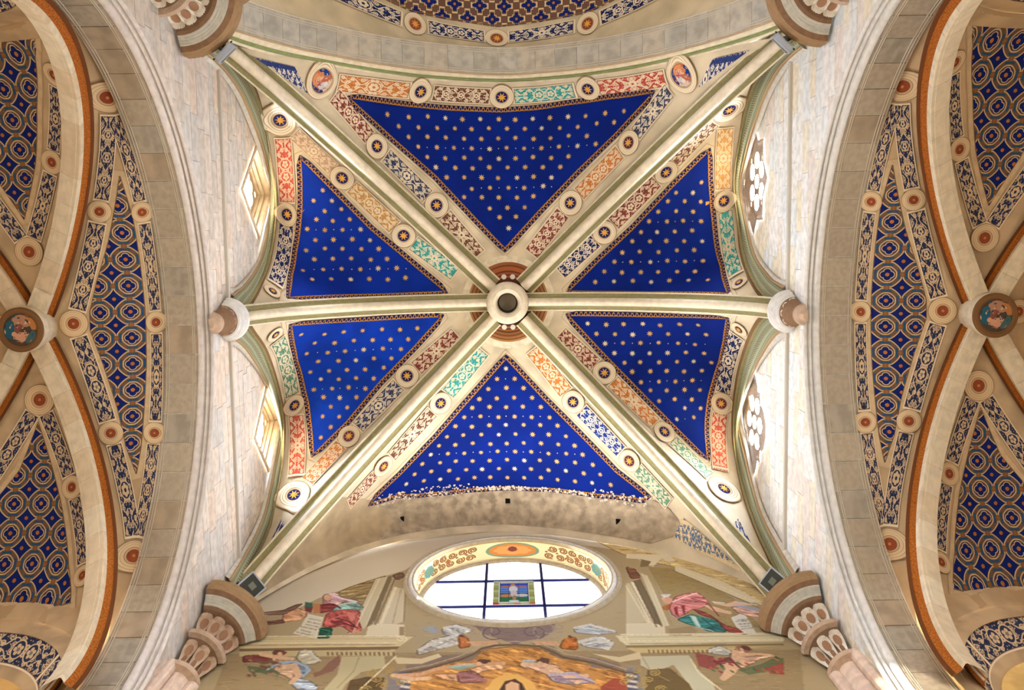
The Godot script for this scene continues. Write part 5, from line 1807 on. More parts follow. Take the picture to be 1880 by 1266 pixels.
	fp(im, Color8(104, 88, 72), 0, [-349, 1612, -346, 1611, -346, 1605, -347, 1605])
	fp(im, Color8(104, 88, 72), 0, [-345, 1610, -343, 1609, -342, 1603, -343, 1603])
	fp(im, Color8(104, 88, 72), 0, [-341, 1608, -339, 1607, -338, 1601, -339, 1601])
	fp(im, Color8(104, 88, 72), 0, [-337, 1606, -335, 1605, -334, 1599, -335, 1599])
	fp(im, Color8(104, 88, 72), 0, [-333, 1604, -331, 1603, -330, 1597, -332, 1597])
	fp(im, Color8(104, 88, 72), 0, [-329, 1602, -327, 1601, -327, 1595, -328, 1596])
	fp(im, Color8(104, 88, 72), 0, [-359, 1604, -356, 1603, -356, 1597, -357, 1598])
	fp(im, Color8(104, 88, 72), 0, [-354, 1602, -352, 1601, -351, 1595, -353, 1596])
	fp(im, Color8(104, 88, 72), 0, [-350, 1600, -347, 1599, -347, 1593, -348, 1593])
	fp(im, Color8(104, 88, 72), 0, [-345, 1598, -343, 1597, -343, 1591, -344, 1591])
	fp(im, Color8(104, 88, 72), 0, [-341, 1595, -339, 1595, -338, 1589, -340, 1589])
	fp(im, Color8(104, 88, 72), 0, [-337, 1593, -334, 1592, -334, 1587, -335, 1587])
	fp(im, Color8(104, 88, 72), 0, [-332, 1591, -330, 1590, -329, 1584, -331, 1585])
	fp(im, Color8(104, 88, 72), 0, [-355, 1589, -353, 1589, -353, 1583, -354, 1583])
	fp(im, Color8(104, 88, 72), 0, [-352, 1588, -351, 1587, -350, 1581, -351, 1581])
	fp(im, Color8(104, 88, 72), 0, [-350, 1586, -348, 1585, -347, 1579, -348, 1580])
	fp(im, Color8(104, 88, 72), 0, [-347, 1584, -345, 1584, -345, 1578, -345, 1578])
	fp(im, Color8(104, 88, 72), 0, [-344, 1583, -343, 1582, -342, 1576, -343, 1577])
	fp(im, Color8(104, 88, 72), 0, [-341, 1581, -340, 1580, -339, 1574, -340, 1575])
	fp(im, Color8(104, 88, 72), 0, [-339, 1579, -337, 1579, -337, 1573, -337, 1573])
	fp(im, Color8(104, 88, 72), 0, [-361, 1581, -358, 1580, -358, 1574, -359, 1575])
	fp(im, Color8(104, 88, 72), 0, [-356, 1578, -354, 1577, -353, 1571, -354, 1572])
	fp(im, Color8(104, 88, 72), 0, [-351, 1575, -349, 1575, -348, 1569, -350, 1569])
	fp(im, Color8(104, 88, 72), 0, [-347, 1573, -344, 1572, -344, 1566, -345, 1567])
	fp(im, Color8(104, 88, 72), 0, [-342, 1570, -340, 1569, -339, 1564, -341, 1564])
	fp(im, Color8(104, 88, 72), 0, [-338, 1568, -335, 1567, -335, 1561, -336, 1561])
	fp(im, Color8(104, 88, 72), 0, [-333, 1565, -331, 1564, -330, 1558, -332, 1559])
	fp(im, Color8(196, 146, 110), 1, [-400, 1662, -392, 1683, -380, 1687, -364, 1669, -358, 1647, -368, 1631, -386, 1628, -394, 1620])
	fp(im, Color8(124, 92, 76), 1, [-439, 1668, -403, 1675, -399, 1688, -387, 1705, -378, 1709, -384, 1691, -399, 1658, -435, 1659])
	fp(im, Color8(112, 76, 60), 1, [-428, 1622, -414, 1629, -396, 1633, -390, 1620, -413, 1613, -424, 1614])
	fp(im, Color8(58, 98, 78), 0, [-375, 1718, -360, 1712, -355, 1690, -370, 1691])
	fp(im, Color8(112, 50, 46), 0, [-371, 1695, -355, 1690, -353, 1664, -365, 1673])
	fp(im, Color8(174, 112, 72), 0, [-359, 1708, -346, 1707, -336, 1663, -348, 1660])
	fp(im, Color8(186, 176, 150), 1, [-338, 1502, -324, 1505, -299, 1463, -305, 1450, -322, 1450, -338, 1474])
	fp(im, Color8(116, 60, 52), 1, [-423, 1484, -403, 1487, -377, 1476, -378, 1456, -402, 1463, -417, 1461])
	fp(im, Color8(204, 158, 124), 0, [-402, 1494, -380, 1486, -358, 1478, -344, 1475, -350, 1465, -374, 1472, -398, 1483])
	fp(im, Color8(112, 62, 48), 0, [-382, 1497, -370, 1507, -357, 1496, -360, 1485, -377, 1486])
	fp(im, Color8(138, 156, 172), 1, [-374, 1433, -364, 1455, -343, 1461, -321, 1447, -308, 1431, -315, 1406, -323, 1419, -324, 1434, -347, 1451, -365, 1439])
	fp(im, Color8(206, 168, 134), 1, [-363, 1433, -352, 1448, -335, 1448, -323, 1431, -333, 1413, -321, 1397, -329, 1397, -344, 1413, -356, 1420])
	fp(im, Color8(166, 172, 178), 1, [-331, 1394, -317, 1400, -298, 1387, -285, 1369, -288, 1360, -311, 1361, -326, 1382])
	fp(im, Color8(94, 102, 72), 2, [-408, 1447, -371, 1439, -351, 1420, -353, 1407, -380, 1421, -399, 1425])
	fp(im, Color8(132, 94, 76), 2, [-302, 1418, -292, 1424, -284, 1456, -273, 1485, -265, 1452, -273, 1423, -296, 1402])
	fp(im, Color8(184, 170, 130), 0, [-268, 1475, -201, 1476, -194, 1433, -229, 1418, -245, 1379, -249, 1344, -278, 1346, -264, 1410])
	fp(im, Color8(92, 72, 44), 2, [-241, 1391, -218, 1402, -191, 1398, -189, 1342, -241, 1344])
	fp(im, Color8(122, 116, 118), 2, [-185, 1417, -167, 1413, -161, 1341, -183, 1342])
	fp(im, Color8(170, 94, 44), 0, [262, 1667, 278, 1680, 283, 1671, 269, 1648, 262, 1653])
	fp(im, Color8(206, 150, 124), 0, [269, 1710, 281, 1719, 288, 1699, 280, 1680, 267, 1686])
	fp(im, Color8(214, 208, 196), 0, [271, 1725, 282, 1729, 286, 1719, 272, 1710])
	fp(im, Color8(196, 122, 116), 1, [275, 1662, 294, 1714, 314, 1728, 337, 1737, 348, 1687, 332, 1659, 310, 1651, 297, 1633, 281, 1616, 275, 1630])
	fp(im, Color8(140, 50, 52), 0, [282, 1661, 290, 1670, 284, 1625, 279, 1625])
	fp(im, Color8(140, 50, 52), 0, [297, 1670, 304, 1674, 298, 1638, 294, 1633])
	fp(im, Color8(58, 122, 116), 1, [279, 1607, 306, 1628, 323, 1614, 346, 1596, 350, 1549, 321, 1555, 312, 1572, 295, 1585])
	fp(im, Color8(196, 206, 194), 0, [302, 1624, 313, 1619, 312, 1563, 307, 1580])
	fp(im, Color8(142, 66, 56), 1, [315, 1655, 335, 1632, 352, 1578, 381, 1552, 379, 1538, 351, 1553, 345, 1604, 323, 1628])
	fp(im, Color8(208, 164, 134), 0, [335, 1673, 351, 1658, 379, 1639, 374, 1625, 346, 1645])
	fp(im, Color8(210, 204, 188), 0, [371, 1612, 383, 1621, 399, 1638, 397, 1539, 378, 1540, 370, 1573])
	fp(im, Color8(108, 100, 90), 0, [381, 1603, 382, 1604, 381, 1598, 379, 1597])
	fp(im, Color8(108, 100, 90), 0, [384, 1604, 385, 1604, 384, 1598, 382, 1598])
	fp(im, Color8(108, 100, 90), 0, [387, 1604, 389, 1605, 387, 1598, 385, 1598])
	fp(im, Color8(108, 100, 90), 0, [390, 1604, 392, 1605, 390, 1598, 388, 1598])
	fp(im, Color8(108, 100, 90), 0, [393, 1604, 395, 1605, 393, 1599, 392, 1598])
	fp(im, Color8(108, 100, 90), 0, [396, 1605, 398, 1605, 396, 1599, 395, 1599])
	fp(im, Color8(108, 100, 90), 0, [376, 1597, 378, 1598, 376, 1591, 375, 1591])
	fp(im, Color8(108, 100, 90), 0, [380, 1597, 382, 1598, 380, 1592, 378, 1591])
	fp(im, Color8(108, 100, 90), 0, [384, 1597, 386, 1598, 384, 1592, 382, 1591])
	fp(im, Color8(108, 100, 90), 0, [387, 1598, 390, 1598, 388, 1592, 386, 1592])
	fp(im, Color8(108, 100, 90), 0, [391, 1598, 394, 1599, 392, 1592, 390, 1592])
	fp(im, Color8(108, 100, 90), 0, [395, 1598, 397, 1599, 395, 1592, 394, 1592])
	fp(im, Color8(108, 100, 90), 0, [377, 1584, 379, 1585, 377, 1579, 376, 1578])
	fp(im, Color8(108, 100, 90), 0, [380, 1585, 382, 1585, 381, 1579, 379, 1579])
	fp(im, Color8(108, 100, 90), 0, [384, 1585, 386, 1586, 384, 1580, 383, 1579])
	fp(im, Color8(108, 100, 90), 0, [387, 1586, 389, 1587, 388, 1580, 386, 1580])
	fp(im, Color8(108, 100, 90), 0, [391, 1586, 393, 1587, 391, 1581, 390, 1580])
	fp(im, Color8(108, 100, 90), 0, [394, 1587, 397, 1588, 395, 1581, 393, 1581])
	fp(im, Color8(108, 100, 90), 0, [378, 1573, 380, 1574, 378, 1568, 377, 1568])
	fp(im, Color8(108, 100, 90), 0, [381, 1574, 383, 1575, 381, 1569, 380, 1568])
	fp(im, Color8(108, 100, 90), 0, [385, 1575, 386, 1575, 385, 1569, 383, 1569])
	fp(im, Color8(108, 100, 90), 0, [388, 1575, 389, 1576, 388, 1570, 386, 1569])
	fp(im, Color8(108, 100, 90), 0, [391, 1576, 393, 1577, 391, 1570, 390, 1570])
	fp(im, Color8(108, 100, 90), 0, [394, 1576, 396, 1577, 394, 1571, 393, 1571])
	fp(im, Color8(108, 100, 90), 0, [377, 1563, 379, 1564, 378, 1558, 376, 1557])
	fp(im, Color8(108, 100, 90), 0, [381, 1564, 383, 1565, 381, 1559, 380, 1558])
	fp(im, Color8(108, 100, 90), 0, [384, 1565, 386, 1566, 384, 1559, 383, 1559])
	fp(im, Color8(108, 100, 90), 0, [388, 1566, 390, 1567, 388, 1560, 387, 1560])
	fp(im, Color8(108, 100, 90), 0, [391, 1567, 393, 1567, 391, 1561, 390, 1561])
	fp(im, Color8(108, 100, 90), 0, [395, 1568, 397, 1568, 395, 1562, 393, 1562])
	fp(im, Color8(208, 168, 142), 0, [356, 1691, 377, 1676, 397, 1690, 405, 1680, 430, 1669, 402, 1665, 377, 1662, 356, 1677])
	fp(im, Color8(198, 152, 132), 1, [384, 1662, 419, 1651, 441, 1641, 432, 1610, 406, 1615, 388, 1634])
	fp(im, Color8(150, 156, 178), 0, [385, 1666, 407, 1665, 440, 1641, 436, 1627, 414, 1646])
	fp(im, Color8(142, 76, 66), 2, [283, 1470, 307, 1455, 310, 1426, 297, 1406, 279, 1421])
	fp(im, Color8(192, 188, 172), 1, [306, 1481, 327, 1495, 341, 1472, 331, 1458, 306, 1466])
	fp(im, Color8(142, 70, 66), 1, [307, 1441, 336, 1450, 339, 1418, 329, 1433, 310, 1426])
	fp(im, Color8(208, 168, 138), 1, [341, 1472, 352, 1483, 362, 1460, 398, 1459, 400, 1451, 379, 1445, 359, 1425, 341, 1411, 337, 1432, 334, 1450])
	fp(im, Color8(150, 96, 70), 0, [349, 1490, 368, 1497, 376, 1478, 364, 1467, 354, 1475])
	fp(im, Color8(208, 170, 138), 0, [317, 1426, 334, 1422, 334, 1405, 314, 1386, 303, 1376, 310, 1396, 317, 1409])
	fp(im, Color8(100, 106, 72), 2, [334, 1405, 374, 1424, 401, 1448, 414, 1444, 404, 1409, 375, 1397, 347, 1388])
	fp(im, Color8(152, 76, 62), 2, [379, 1410, 410, 1430, 398, 1386, 379, 1390])
	fp(im, Color8(188, 180, 150), 0, [196, 1459, 272, 1460, 276, 1407, 288, 1367, 288, 1324, 258, 1325, 242, 1426, 209, 1403, 192, 1427])
	fp(im, Color8(104, 84, 50), 2, [200, 1410, 234, 1415, 254, 1362, 255, 1325, 184, 1327])
	fp(im, Color8(132, 126, 130), 2, [169, 1418, 186, 1424, 184, 1327, 162, 1328])
	fp(im, Color8(182, 128, 68), 1, [-161, 1408, -93, 1449, -62, 1460, -47, 1493, 0, 1504, 41, 1496, 67, 1462, 114, 1441, 163, 1408, 163, 1323, -154, 1334])
	fp(im, Color8(128, 108, 94), 2, [-164, 1439, -117, 1475, -68, 1480, -41, 1506, -25, 1526, -19, 1512, -52, 1486, -62, 1454, -104, 1443, -138, 1413, -162, 1414])
	fp(im, Color8(128, 108, 94), 2, [20, 1524, 64, 1502, 76, 1468, 121, 1460, 161, 1433, 166, 1408, 118, 1422, 109, 1447, 72, 1455, 47, 1496])
	fp(im, Color8(206, 186, 146), 0, [-187, 1471, -143, 1463, -117, 1482, -111, 1469, -141, 1444, -178, 1446])
	fp(im, Color8(206, 186, 146), 0, [122, 1473, 164, 1458, 198, 1476, 198, 1450, 162, 1439])
	fp(im, Color8(126, 106, 98), 2, [-66, 1594, -26, 1610, 27, 1604, 71, 1596, 70, 1566, 48, 1537, 17, 1524, 3, 1511, -19, 1533, -48, 1556])
	fp(im, Color8(178, 168, 152), 1, [-151, 1497, -132, 1537, -94, 1557, -86, 1522, -113, 1502, -149, 1477])
	fp(im, Color8(150, 152, 154), 0, [-157, 1590, -131, 1596, -122, 1559, -137, 1567])
	fp(im, Color8(178, 174, 166), 1, [-118, 1581, -96, 1603, -66, 1571, -93, 1550, -114, 1558])
	fp(im, Color8(162, 96, 50), 1, [-88, 1550, -76, 1550, -69, 1507, -85, 1501])
	fp(im, Color8(194, 158, 122), 0, [-75, 1528, -25, 1526, -22, 1512, -63, 1507])
	fp(im, Color8(188, 184, 176), 1, [104, 1521, 142, 1541, 162, 1512, 150, 1485, 113, 1500])
	fp(im, Color8(172, 174, 174), 1, [102, 1579, 132, 1593, 175, 1554, 134, 1548, 103, 1557])
	fp(im, Color8(172, 102, 46), 1, [82, 1529, 102, 1539, 101, 1487, 74, 1495])
	fp(im, Color8(194, 158, 122), 0, [31, 1524, 70, 1522, 75, 1507, 36, 1508])
	fp(im, Color8(134, 152, 132), 0, [-100, 1427, -69, 1441, -56, 1432, -81, 1420])
	fp(im, Color8(208, 158, 118), 1, [-122, 1407, -81, 1405, -50, 1434, -13, 1439, -13, 1424, -47, 1416, -77, 1381, -100, 1388])
	fp(im, Color8(142, 96, 90), 1, [-84, 1411, -60, 1416, -39, 1380, -79, 1376])
	fp(im, Color8(90, 60, 46), 0, [-56, 1454, -35, 1456, -35, 1437, -53, 1435])
	fp(im, Color8(150, 156, 170), 0, [13, 1445, 35, 1450, 28, 1419, 15, 1426])
	fp(im, Color8(208, 164, 134), 1, [16, 1432, 37, 1444, 66, 1430, 74, 1393, 97, 1393, 95, 1369, 73, 1376, 44, 1406])
	fp(im, Color8(162, 142, 146), 1, [49, 1400, 91, 1411, 119, 1374, 87, 1364, 58, 1376])
	fp(im, Color8(86, 60, 46), 0, [35, 1453, 56, 1456, 53, 1434, 37, 1437])
	fp(im, Color8(206, 158, 84), 0, [-43, 1330, -38, 1357, -31, 1385, -13, 1403, 7, 1402, 27, 1378, 34, 1349, 36, 1327])
	fp(im, Color8(78, 52, 40), 0, [-23, 1329, -21, 1351, -13, 1379, 2, 1387, 12, 1372, 17, 1350, 19, 1328])
	fp(im, Color8(204, 160, 120), 0, [-13, 1329, -12, 1368, -3, 1379, 8, 1370, 9, 1328])
	fp(im, Color8(150, 72, 52), 2, [125, 1357, 148, 1385, 162, 1378, 161, 1323, 122, 1324])
	fp(im, Color8(126, 116, 112), 2, [-188, 1415, -163, 1426, -156, 1334, -178, 1335])
	fp(im, Color8(126, 116, 112), 2, [167, 1414, 185, 1413, 185, 1322, 165, 1323])

# limbs, mouldings and drapery lines brushed over the shapes
func fresco_lines(im: Image) -> void:
	fl(im, Color8(222, 206, 168), 2.5, [-451, 1562, -307, 1559, -179, 1554])
	fl(im, Color8(150, 128, 92), 1, [-448, 1551, -305, 1547, -183, 1543])
	fl(im, Color8(222, 206, 168), 2, [-444, 1535, -302, 1532, -187, 1527])
	fl(im, Color8(104, 84, 58), 1.2, [-442, 1526, -300, 1523, -190, 1519])
	fl(im, Color8(104, 84, 58), 1, [-436, 1507, -297, 1503, -195, 1500])
	fl(im, Color8(222, 206, 168), 2.5, [176, 1546, 318, 1543, 442, 1542])
	fl(im, Color8(150, 128, 92), 1, [179, 1535, 315, 1532, 439, 1531])
	fl(im, Color8(222, 206, 168), 2, [183, 1519, 312, 1516, 434, 1516])
	fl(im, Color8(104, 84, 58), 1.2, [186, 1508, 310, 1505, 431, 1505])
	fl(im, Color8(150, 128, 92), 1, [191, 1491, 306, 1488, 427, 1488])
	fl(im, Color8(104, 84, 58), 2.2, [-293, 1493, -290, 1482])
	fl(im, Color8(104, 84, 58), 2.2, [213, 1482, 212, 1471])
	fl(im, Color8(104, 84, 58), 2.2, [-286, 1492, -283, 1482])
	fl(im, Color8(104, 84, 58), 2.2, [220, 1481, 219, 1471])
	fl(im, Color8(104, 84, 58), 2.2, [-278, 1492, -276, 1482])
	fl(im, Color8(104, 84, 58), 2.2, [227, 1481, 226, 1471])
	fl(im, Color8(104, 84, 58), 2.2, [-271, 1492, -268, 1481])
	fl(im, Color8(104, 84, 58), 2.2, [234, 1481, 233, 1470])
	fl(im, Color8(104, 84, 58), 2.2, [-263, 1492, -261, 1481])
	fl(im, Color8(104, 84, 58), 2.2, [241, 1481, 240, 1470])
	fl(im, Color8(104, 84, 58), 2.2, [-256, 1491, -254, 1481])
	fl(im, Color8(104, 84, 58), 2.2, [248, 1480, 247, 1470])
	fl(im, Color8(104, 84, 58), 2.2, [-249, 1491, -246, 1481])
	fl(im, Color8(104, 84, 58), 2.2, [254, 1480, 254, 1470])
	fl(im, Color8(104, 84, 58), 2.2, [-241, 1491, -239, 1480])
	fl(im, Color8(104, 84, 58), 2.2, [261, 1480, 260, 1469])
	fl(im, Color8(104, 84, 58), 2.2, [-234, 1490, -231, 1480])
	fl(im, Color8(104, 84, 58), 2.2, [268, 1479, 267, 1469])
	fl(im, Color8(104, 84, 58), 2.2, [-226, 1490, -224, 1480])
	fl(im, Color8(104, 84, 58), 2.2, [275, 1479, 274, 1469])
	fl(im, Color8(104, 84, 58), 2.2, [-219, 1490, -217, 1479])
	fl(im, Color8(104, 84, 58), 2.2, [282, 1479, 281, 1469])
	fl(im, Color8(104, 84, 58), 2.2, [-212, 1490, -209, 1479])
	fl(im, Color8(104, 84, 58), 2.2, [289, 1479, 288, 1468])
	fl(im, Color8(104, 84, 58), 2.2, [-204, 1489, -202, 1479])
	fl(im, Color8(104, 84, 58), 2.2, [296, 1478, 295, 1468])
	fl(im, Color8(104, 84, 58), 2.2, [-197, 1489, -195, 1479])
	fl(im, Color8(104, 84, 58), 2.2, [303, 1478, 302, 1468])
	fl(im, Color8(104, 84, 58), 2.2, [-189, 1489, -187, 1478])
	fl(im, Color8(104, 84, 58), 2.2, [310, 1478, 309, 1468])
	fl(im, Color8(104, 84, 58), 1.5, [-264, 1837, -273, 1569])
	fl(im, Color8(222, 206, 168), 2, [-256, 1837, -265, 1573])
	fl(im, Color8(222, 206, 168), 1.6, [-242, 1849, -248, 1596])
	fl(im, Color8(104, 84, 58), 2, [-226, 1842, -233, 1605])
	fl(im, Color8(222, 206, 168), 2.2, [-217, 1786, -222, 1600])
	fl(im, Color8(104, 84, 58), 1.5, [-199, 1774, -186, 1618])
	fl(im, Color8(150, 128, 92), 1, [-208, 1780, -204, 1609])
	fl(im, Color8(222, 206, 168), 2.2, [212, 1776, 227, 1596])
	fl(im, Color8(104, 84, 58), 2.2, [230, 1802, 239, 1576])
	fl(im, Color8(104, 84, 58), 1.5, [244, 1814, 248, 1576])
	fl(im, Color8(222, 206, 168), 1.8, [259, 1832, 260, 1580])
	fl(im, Color8(150, 128, 92), 1.2, [269, 1812, 266, 1584])
	fl(im, Color8(150, 128, 92), 1, [222, 1790, 235, 1595])
	fl(im, Color8(222, 206, 168), 3, [322, 1880, 377, 1783, 439, 1668])
	fl(im, Color8(104, 84, 58), 1.5, [314, 1861, 369, 1766, 431, 1652])
	fl(im, Color8(222, 206, 168), 1.5, [288, 1944, 378, 1839, 465, 1693])
	fl(im, Color8(150, 128, 92), 1.5, [258, 1883, 314, 1901, 314, 1861])
	fl(im, Color8(104, 84, 58), 4, [-170, 1411, -127, 1428, -79, 1460, -61, 1478, -51, 1498, -29, 1510, 6, 1511, 41, 1503, 65, 1477, 77, 1460, 122, 1438, 166, 1402])
	fl(im, Color8(170, 146, 118), 2.2, [-171, 1422, -127, 1440, -82, 1472, -63, 1494, -51, 1511, -27, 1523, 6, 1524, 41, 1516, 68, 1489, 82, 1472, 123, 1452, 169, 1413])
	fl(im, Color8(92, 84, 96), 4, [-167, 1414, -154, 1410])
	fl(im, Color8(196, 186, 176), 4, [-166, 1405, -154, 1401])
	fl(im, Color8(92, 84, 96), 4, [-166, 1396, -153, 1391])
	fl(im, Color8(196, 186, 176), 4, [-165, 1386, -153, 1382])
	fl(im, Color8(92, 84, 96), 4, [-164, 1377, -152, 1373])
	fl(im, Color8(196, 186, 176), 4, [-163, 1368, -152, 1364])
	fl(im, Color8(92, 84, 96), 4, [-163, 1359, -151, 1356])
	fl(im, Color8(196, 186, 176), 4, [-162, 1351, -151, 1347])
	fl(im, Color8(92, 84, 96), 4, [-161, 1342, -150, 1338])
	fl(im, Color8(92, 84, 96), 4, [170, 1402, 181, 1398])
	fl(im, Color8(196, 186, 176), 4, [169, 1393, 180, 1388])
	fl(im, Color8(92, 84, 96), 4, [168, 1383, 180, 1379])
	fl(im, Color8(196, 186, 176), 4, [167, 1374, 179, 1370])
	fl(im, Color8(92, 84, 96), 4, [166, 1365, 178, 1361])
	fl(im, Color8(196, 186, 176), 4, [165, 1357, 177, 1353])
	fl(im, Color8(92, 84, 96), 4, [164, 1348, 176, 1344])
	fl(im, Color8(196, 186, 176), 4, [164, 1339, 176, 1335])
	fl(im, Color8(92, 84, 96), 4, [163, 1331, 175, 1327])
	fl(im, Color8(222, 206, 168), 2.5, [-183, 1474, -200, 1423, -220, 1365, -234, 1326])
	fl(im, Color8(150, 128, 92), 1.5, [-240, 1472, -241, 1421, -256, 1366])
	fl(im, Color8(222, 206, 168), 2.5, [272, 1445, 275, 1394, 293, 1347, 307, 1307])
	fl(im, Color8(150, 128, 92), 1.5, [199, 1455, 205, 1404, 227, 1370])
	fl(im, Color8(160, 140, 130), 2, [-80, 1553, -72, 1543, -63, 1537, -54, 1537, -45, 1541, -39, 1549, -36, 1560, -35, 1572, -37, 1583, -42, 1593, -48, 1599, -55, 1601, -61, 1599, -66, 1595, -69, 1588, -70, 1580, -70, 1572, -67, 1566, -64, 1562, -60, 1560, -56, 1560, -53, 1562, -51, 1566, -51, 1569, -51, 1573])
	fl(im, Color8(98, 80, 78), 2, [-21, 1537, -28, 1534, -35, 1534, -41, 1538, -46, 1545, -49, 1553, -50, 1562, -49, 1570, -46, 1577, -42, 1582, -38, 1585, -33, 1585, -28, 1582, -25, 1577, -23, 1572, -22, 1566, -23, 1561, -25, 1557, -27, 1554, -30, 1553, -32, 1553, -35, 1555, -36, 1557, -37, 1560, -37, 1562])
	fl(im, Color8(150, 130, 120), 2, [-69, 1567, -66, 1572, -65, 1578, -65, 1584, -66, 1590, -69, 1595, -72, 1598, -76, 1599, -79, 1599, -82, 1597, -84, 1594, -85, 1590, -85, 1585, -84, 1581, -82, 1578, -80, 1576, -78, 1575, -76, 1576, -74, 1577, -73, 1579, -73, 1581, -73, 1583, -73, 1585, -74, 1587, -75, 1587])
	fl(im, Color8(168, 138, 76), 2, [-156, 1381, -158, 1385, -160, 1388, -163, 1390, -166, 1391, -169, 1390, -171, 1388, -172, 1384, -171, 1381, -170, 1378, -169, 1376, -167, 1374, -164, 1374, -163, 1375, -161, 1376, -161, 1379, -161, 1381, -162, 1383, -163, 1384, -164, 1385, -166, 1385, -166, 1384, -167, 1383, -167, 1382, -167, 1381])
	fl(im, Color8(168, 138, 76), 2, [-171, 1393, -174, 1392, -177, 1393, -180, 1395, -182, 1398, -183, 1402, -184, 1406, -183, 1409, -181, 1411, -179, 1412, -176, 1411, -174, 1409, -172, 1407, -172, 1404, -172, 1402, -172, 1400, -174, 1399, -175, 1398, -177, 1399, -178, 1400, -179, 1401, -179, 1403, -179, 1404, -178, 1405, -178, 1405])
	fl(im, Color8(168, 138, 76), 2, [-191, 1416, -187, 1415, -184, 1416, -182, 1418, -181, 1422, -181, 1426, -182, 1430, -184, 1433, -186, 1435, -189, 1435, -191, 1434, -193, 1432, -193, 1430, -193, 1427, -192, 1424, -191, 1423, -189, 1421, -188, 1421, -186, 1422, -186, 1423, -185, 1425, -185, 1426, -186, 1428, -187, 1428, -188, 1429])
	fl(im, Color8(168, 138, 76), 2, [-199, 1370, -199, 1374, -197, 1378, -195, 1380, -193, 1381, -190, 1380, -187, 1378, -185, 1375, -184, 1372, -184, 1369, -185, 1366, -187, 1365, -189, 1364, -191, 1365, -192, 1366, -194, 1368, -194, 1370, -194, 1372, -193, 1374, -192, 1375, -191, 1375, -190, 1374, -189, 1373, -189, 1372, -189, 1371])
	fl(im, Color8(168, 138, 76), 2, [-209, 1402, -210, 1399, -210, 1394, -209, 1390, -207, 1387, -204, 1385, -201, 1384, -199, 1385, -197, 1387, -196, 1389, -196, 1392, -197, 1395, -198, 1398, -200, 1399, -202, 1399, -204, 1399, -205, 1397, -206, 1396, -205, 1394, -205, 1392, -204, 1391, -203, 1390, -202, 1390, -201, 1391, -200, 1391])
	fl(im, Color8(168, 138, 76), 2, [-213, 1428, -210, 1425, -207, 1421, -206, 1417, -206, 1413, -207, 1410, -209, 1408, -212, 1407, -215, 1408, -217, 1410, -219, 1412, -219, 1415, -219, 1418, -218, 1420, -217, 1422, -215, 1422, -213, 1421, -212, 1420, -211, 1418, -211, 1416, -211, 1415, -211, 1414, -212, 1413, -213, 1413, -214, 1414])
	fl(im, Color8(168, 138, 76), 2, [-207, 1364, -209, 1368, -212, 1370, -216, 1371, -218, 1371, -220, 1369, -222, 1366, -222, 1362, -221, 1359, -219, 1357, -217, 1355, -215, 1354, -213, 1355, -211, 1356, -211, 1358, -211, 1361, -211, 1363, -213, 1364, -214, 1365, -215, 1365, -216, 1365, -217, 1364, -217, 1363, -217, 1362, -217, 1361])
	fl(im, Color8(222, 206, 168), 2, [-176, 1531, -174, 1534, -173, 1539, -174, 1544, -176, 1549, -179, 1552, -182, 1554, -185, 1553, -187, 1552, -189, 1548, -189, 1545, -188, 1541, -187, 1538, -185, 1536, -183, 1535, -181, 1536, -180, 1537, -179, 1539, -179, 1541, -179, 1543, -180, 1545, -181, 1546, -182, 1546, -183, 1546, -184, 1545])
	fl(im, Color8(160, 140, 130), 2, [79, 1549, 72, 1538, 63, 1533, 53, 1532, 45, 1537, 39, 1545, 35, 1556, 34, 1568, 36, 1579, 41, 1588, 47, 1594, 53, 1596, 60, 1595, 65, 1590, 68, 1583, 69, 1575, 69, 1567, 66, 1561, 63, 1557, 59, 1555, 55, 1556, 52, 1558, 50, 1561, 50, 1565, 50, 1569])
	fl(im, Color8(98, 80, 78), 2, [43, 1534, 48, 1542, 51, 1551, 51, 1561, 50, 1570, 46, 1578, 41, 1583, 36, 1586, 30, 1585, 25, 1582, 22, 1576, 19, 1570, 19, 1563, 20, 1557, 22, 1552, 25, 1548, 29, 1547, 32, 1547, 35, 1549, 37, 1552, 38, 1556, 38, 1560, 38, 1563, 36, 1565, 35, 1566])
	fl(im, Color8(150, 130, 120), 2, [82, 1561, 78, 1560, 74, 1560, 70, 1562, 67, 1566, 66, 1571, 65, 1577, 66, 1582, 68, 1586, 71, 1589, 74, 1591, 77, 1591, 79, 1589, 81, 1586, 82, 1583, 82, 1580, 82, 1576, 81, 1574, 79, 1572, 77, 1571, 76, 1572, 74, 1572, 74, 1574, 73, 1576, 73, 1577])
	fl(im, Color8(168, 138, 76), 2, [169, 1369, 169, 1373, 167, 1376, 165, 1378, 162, 1379, 159, 1378, 157, 1376, 155, 1373, 155, 1369, 155, 1366, 156, 1364, 158, 1363, 160, 1362, 162, 1363, 164, 1365, 164, 1367, 165, 1369, 164, 1371, 164, 1372, 162, 1373, 161, 1373, 160, 1372, 159, 1371, 159, 1370, 159, 1369])
	fl(im, Color8(168, 138, 76), 2, [176, 1381, 172, 1380, 169, 1380, 167, 1382, 165, 1385, 165, 1389, 166, 1393, 167, 1396, 170, 1398, 172, 1399, 174, 1398, 176, 1397, 177, 1394, 177, 1392, 177, 1389, 175, 1387, 174, 1386, 172, 1386, 171, 1386, 170, 1387, 170, 1389, 170, 1390, 170, 1391, 171, 1392, 172, 1393])
	fl(im, Color8(168, 138, 76), 2, [179, 1402, 182, 1401, 185, 1402, 188, 1405, 190, 1408, 191, 1412, 191, 1416, 190, 1419, 188, 1421, 185, 1421, 183, 1420, 181, 1418, 180, 1416, 179, 1413, 179, 1411, 180, 1409, 182, 1408, 183, 1408, 185, 1408, 186, 1409, 186, 1411, 187, 1412, 186, 1414, 186, 1415, 185, 1415])
